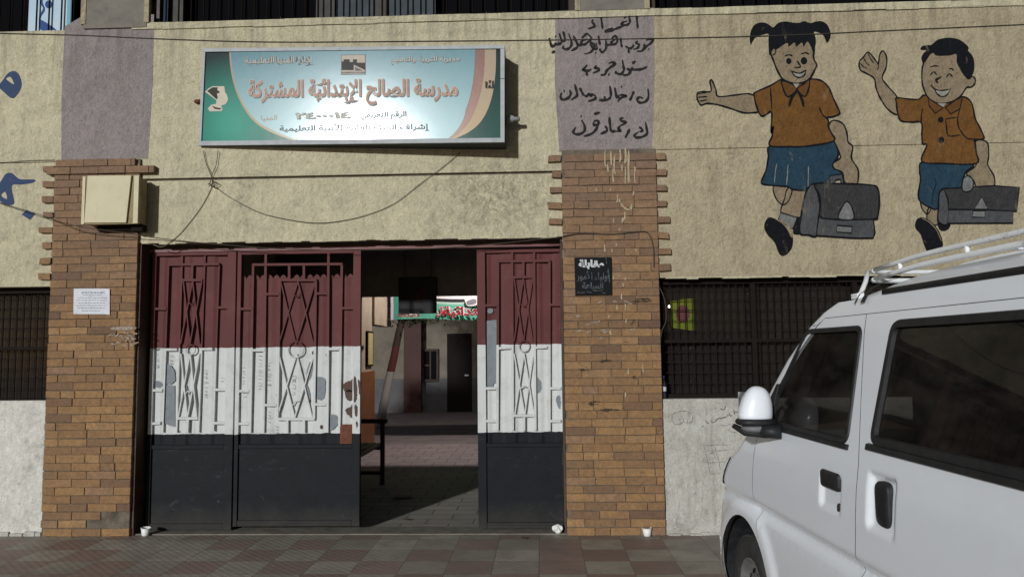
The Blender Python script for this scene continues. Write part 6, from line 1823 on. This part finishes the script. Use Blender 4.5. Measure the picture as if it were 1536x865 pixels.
# tail and floor
bm = NB()
prof = [(lat(z), z) for z in (0.215, 0.3, 0.5, 0.7, 0.9, 1.1, 1.3, 1.5, 1.685)]
vv = [bm.verts.new(V(3.93, 0.81 - h_, z)) for h_, z in prof] + [bm.verts.new(V(3.90, 0.81 + l_, roof_z(3.9, 0.81 + l_))) for l_ in (-0.5, -0.2, 0.2, 0.5)] + [bm.verts.new(V(3.93, 0.81 + h_, z)) for h_, z in prof[::-1]]
bm.faces.new(vv)
tail = obj('tailgate', bm, paint, van)
bm = NB()
for w0, w1 in ((0.05, 0.13), (1.49, 1.57)): obox(bm, V(3.95, (w0 + w1) / 2, 0.98), VHD * 0.02, VN * (w1 - w0) / 2, (0, 0, 0.16))
obj('tail_light', bm, MAT('tail_red', (0.25, 0.01, 0.01), rough=0.2), tail)
bm = NB(); obox(bm, V(3.935, 0.81, 1.38), VHD * 0.012, VN * 0.56, (0, 0, 0.20)); obj('rear_window', bm, rubber, tail, bevel=0.01)
bm = NB(); obox(bm, V(3.96, 0.81, 0.42), VHD * 0.05, VN * 0.74, (0, 0, 0.13)); obj('bumper', bm, paint, van, bevel=0.03)
bm = NB(); obox(bm, V(3.96, 0.81, 0.76), VHD * 0.012, VN * 0.2, (0, 0, 0.07)); obj('number_plate', bm, white_plastic, tail)
bm = NB(); obox(bm, V(3.96, 0.81, 0.30), VHD * 0.03, VN * 0.5, (0, 0, 0.02)); obj('lower_trim', bm, rubber, van)

bm = NB()
obox(bm, V(2.35, 0.81, 0.26), VHD * 1.55, VN * 0.70, (0, 0, 0.02))
obox(bm, V(0.50, 0.81, 0.62), VHD * 0.26, VN * 0.45, (0, 0, 0.30))
obox(bm, V(0.86, 0.81, 0.52), VHD * 0.02, VN * 0.74, (0, 0, 0.25))
obj('floor', bm, rubber, van)
# wheel housings
def housing(cu):
    bm = NB()
    for side in (0, 1):
        A = [(-0.25 + (pi + 0.5) * k / 20) for k in range(21)]
        rw = []
        for w in (0.030, 0.30):
            ww = 1.62 - w if side else w
            rw.append([bm.verts.new(V(cu + (AR + 0.03) * cos(a), ww, AZ + (AR + 0.03) * sin(a))) for a in A])
        for k in range(20): bm.faces.new((rw[0][k], rw[0][k + 1], rw[1][k + 1], rw[1][k]))
        bm.faces.new(rw[1])
        # lip back to the body skin
        sk = [bm.verts.new(V(cu + (AR + 0.001) * cos(a), (1.62 - 0.014) if side else 0.014, AZ + (AR + 0.001) * sin(a))) for a in A]
        for k in range(20): bm.faces.new((rw[0][k], rw[0][k + 1], sk[k + 1], sk[k]))
    return obj('wheel_housing', bm, rubber, van)
housing(AU); housing(AU2)
bm = NB(); obox(bm, V(AU - 0.1, 0.2, 0.42), VHD * 0.08, VN * 0.12, (0, 0, 0.012)); obox(bm, V(AU - 0.1, 0.2, 0.36), VHD * 0.06, VN * 0.12, (0, 0, 0.02)); obj('suspension_arm', bm, dark_iron, van)
# wheels
def wheel(cu, right):
    wc = 1.62 - 0.10 if right else 0.10
    ax = VN if right else -VN
    c = V(cu, wc, 0.292)
    wt = bpy.data.objects.new('wheel', None); COL.objects.link(wt); wt.parent = van; wt.location = c - wloc(van)
    bm = NB()
    lathe(bm, [(0.175, -0.075), (0.24, -0.085), (0.272, -0.08), (0.287, -0.06), (0.29, -0.03), (0.29, 0.03), (0.287, 0.058), (0.272, 0.076), (0.245, 0.083), (0.205, 0.082), (0.186, 0.072), (0.178, 0.06)], c, ax, 40, False)
    for k in range(3): lathe(bm, [(0.2912, -0.035 + k * 0.03), (0.2912, -0.028 + k * 0.03)], c, ax, 40, False)
    for k in range(52):                                        # tread shoulder blocks
        a = 2 * pi * k / 52
        u_ = ax.orthogonal().normalized(); v_ = ax.cross(u_).normalized()
        d = u_ * cos(a) + v_ * sin(a); t = (v_ * cos(a) - u_ * sin(a))
        obox(bm, c + d * 0.287 + ax * 0.052, t * 0.011, ax * 0.016, d * 0.005)
    obj('tyre', bm, tyre_m, wt)
    bm = NB()
    lathe(bm, [(0.184, 0.068), (0.182, 0.074), (0.172, 0.073), (0.166, 0.055), (0.160, 0.030), (0.150, 0.024), (0.135, 0.036), (0.105, 0.046), (0.085, 0.046), (0.07, 0.030), (0.06, 0.030), (0.052, 0.048), (0.02, 0.052), (0.001, 0.052)], c, ax, 40, False)
    obj('rim', bm, rim_m, wt)
    bm = NB()
    u_ = ax.orthogonal().normalized(); v_ = ax.cross(u_).normalized()
    for k in range(10):
        a = 2 * pi * k / 10 + 0.2
        d = u_ * cos(a) + v_ * sin(a); t = (v_ * cos(a) - u_ * sin(a))
        cc_ = c + d * 0.122 + ax * 0.042
        P = [cc_ + t * 0.017 * cos(q) + (d * 0.95 - ax * 0.3).normalized() * 0.014 * sin(q) for q in [2 * pi * i / 10 for i in range(10)]]
        obox(bm, cc_, t * 0.014, (d * 0.95 - ax * 0.3).normalized() * 0.011, ax * 0.0035)
    obj('dark_slot_blocks', bm, black_m, wt)  # black blocks stand for the shaded holes of the rim
for cu in (AU, AU2):
    for rgt in (False, True): wheel(cu, rgt)
# mirror
def blob(name, c, ru, rw, rz, mat, cutlow=None, parent=None, pw=2.4, shear=0.0):
    bm = NB()
    bmesh.ops.create_uvsphere(bm, u_segments=24, v_segments=16, radius=1)
    for v in bm.verts:
        p = v.co.copy()
        e = (abs(p.x) ** pw + abs(p.y) ** pw + abs(p.z) ** pw) ** (1 / pw)
        p /= e
        zz = p.z
        k = 1 - (0.30 if (shear and p.y < 0) else 0.02) * max(0, zz) ** 1.3  # narrower at the top, more so on the outer side
        if cutlow is not None and zz < cutlow: zz = cutlow
        v.co = V(c[0] + p.x * ru, c[1] + p.y * rw * k + shear * zz, c[2] + zz * rz)
    for f in bm.faces: f.smooth = True
    return obj(name, bm, mat, parent or van)
MC = (0.815, -0.055, 1.208)
mir = blob('mirror', MC, 0.062, 0.075, 0.128, paint, -0.16, van, 2.5, 0.008)
blob('mirror_base', (MC[0] + 0.006, MC[1], MC[2] - 0.030), 0.068, 0.087, 0.020, rubber, None, mir, 3.0)
blob('mirror_base', (MC[0] + 0.012, MC[1] + 0.008, MC[2] - 0.058), 0.055, 0.075, 0.020, MAT('mirror_grey', (0.16, 0.16, 0.165), rough=0.5), None, mir, 2.4)
bm = NB()
tube(bm, [V(MC[0] + 0.02, MC[1] + 0.03, MC[2] - 0.060), V(MC[0] + 0.06, -0.035, MC[2] - 0.068), V(MC[0] + 0.09, 0.03, MC[2] - 0.068)], [0.030, 0.028, 0.034], 10)
tube(bm, [V(MC[0] - 0.045, MC[1] - 0.085, MC[2] - 0.052), V(MC[0] + 0.0, MC[1] - 0.05, MC[2] - 0.076), V(MC[0] + 0.04, MC[1] + 0.04, MC[2] - 0.082)], [0.012, 0.018, 0.02], 8)
bmg = NB()
obj('mirror_arm', bm, rubber, mir)
bm = NB(); obox(bm, V(MC[0] - 0.058, MC[1], MC[2] + 0.05), VHD * 0.004, VN * 0.055, (0, 0, 0.05)); obj('mirror_glass', bm, MAT('mirror_glass', (0.5, 0.5, 0.5), rough=0.05, metal=1.0), mir)
# cabin
bm = NB()
for wc in (0.45, 1.17):
    obox(bm, V(1.42, wc, 0.86), VHD * 0.25, VN * 0.24, (0, 0, 0.08)); obox(bm, V(1.66, wc, 1.14), VHD * 0.055 + Vector((0, 0, 0.0)), VN * 0.23, (0, 0, 0.26)); obox(bm, V(1.72, wc, 1.47), VHD * 0.04, VN * 0.12, (0, 0, 0.075))
for u in (2.45, 3.2):
    obox(bm, V(u - 0.2, 0.81, 0.80), VHD * 0.24, VN * 0.62, (0, 0, 0.08)); obox(bm, V(u + 0.06, 0.81, 1.08), VHD * 0.055, VN * 0.62, (0, 0, 0.26))
    for wc in (0.4, 0.81, 1.22): obox(bm, V(u + 0.10, wc, 1.42), VHD * 0.04, VN * 0.13, (0, 0, 0.085))
obj('seats', bm, seat_m, van, bevel=0.03)
bm = NB(); obox(bm, V(0.74, 0.81, 0.98), VHD * 0.16, VN * 0.72, (0, 0, 0.10)); obj('dashboard', bm, cabin_m, van, bevel=0.03)
bm = NB()
cw = V(1.06, 0.45, 1.10); ax_ = (VHD * -0.55 + Vector((0, 0, 0.83))).normalized(); u_ = VN; v_ = ax_.cross(u_).normalized()
tube(bm, [cw + (u_ * cos(2 * pi * k / 24) + v_ * sin(2 * pi * k / 24)) * 0.185 for k in range(24)], 0.014, 8, True)
tube(bm, [cw + u_ * 0.18, cw - u_ * 0.18], 0.016, 6); tube(bm, [cw, cw - ax_ * 0.2], 0.03, 8); obj('steering_wheel', bm, rubber, van)
# ---- roof rack
def rz(u): return 1.93
rack_l, rack_r = 0.30, 1.62 - 0.30
ru0, ru1 = 1.17, 3.75
zr1, zr0 = 1.832, 1.797
bm = NB()
def rail_z(u, base): return base - 0.02 * (1 - sm((u - ru0) / 0.5))
for zz, rr in ((zr1, 0.0098), (zr0, 0.0105)):
    for w in (rack_l, rack_r):
        tube(bm, [V(u, w, rail_z(u, zz)) for u in [ru0 + 0.09 + (ru1 - ru0 - 0.09) * i / 16 for i in range(17)]], rr, 8)
    tube(bm, [V(ru1, rack_l, zz), V(ru1, rack_r, zz)], rr, 8)
    # front cross tube with rounded corners
    zf = zz - 0.02
    tube(bm, [V(ru0 + 0.09, rack_l, zf), V(ru0 + 0.03, rack_l + 0.02, zf), V(ru0, rack_l + 0.09, zf), V(ru0, rack_r - 0.09, zf), V(ru0 + 0.03, rack_r - 0.02, zf), V(ru0 + 0.09, rack_r, zf)], rr, 8)
obj('rack_rail', bm, steel_paint, van)
bm = NB()
for w in (rack_l, rack_r):
    for u in (1.45, 1.86, 2.35, 2.9, 3.5): tube(bm, [V(u, w, rail_z(u, zr0)), V(u, w, rail_z(u, zr1))], 0.009, 8)
obj('rack_posts', bm, steel_paint, van)
bm = NB()
for i in range(6):
    u = 2.05 + i * 0.30; tube(bm, [V(u, rack_l + (rack_r - rack_l) * t / 10, max(rail_z(u, zr0) - 0.004, roof_z(u, rack_l + (rack_r - rack_l) * t / 10) + 0.008)) for t in range(11)], 0.006, 7)
for w in (0.5, 0.81, 1.12): tube(bm, [V(u_, w, max(zr0 - 0.018, roof_z(u_, w) + 0.012)) for u_ in [ru0 + (ru1 - ru0) * t / 14 for t in range(15)]], 0.006, 7)
obj('rack_slats', bm, steel_paint, van)
bm = NB()
for w, s in ((rack_l, -1), (rack_r, 1)):
    for u in (1.20, 2.3, 3.2):
        f_ = 0.12 if u < 1.3 else 0.0
        tube(bm, [V(u, w, rail_z(u, zr1 if u < 1.3 else zr0)), V(u + f_ * 0.3, w + s * 0.03, 1.765), V(u + f_, w + s * 0.09, 1.718), V(u + f_, w + s * 0.10, 1.705)], 0.0095, 8)
        obox(bm, V(u + f_, w + s * 0.105, 1.704), VHD * 0.025, VN * 0.014, (0, 0, 0.010))
obj('rack_foot', bm, steel_paint, van)
bm = NB()
for u, hw in ((1.415, 0.006), (1.475, 0.016)):
    prev = None
    for k in range(12):
        w = 0.142 + 0.19 * k / 11
        zt_ = min(1.668 + (w - 0.142) * 1.2, 1.686) if w < 0.157 else roof_z(u, w) + 0.006
        r = [bm.verts.new(V(u + s * hw - 0.03 * k / 11, w - (0.006 if w < 0.157 else 0), zt_ + 0.003)) for s in (-1, 1)]
        if prev: bm.faces.new((prev[0], prev[1], r[1], r[0]))
        prev = r
obj('tape_strip', bm, rubber, van)
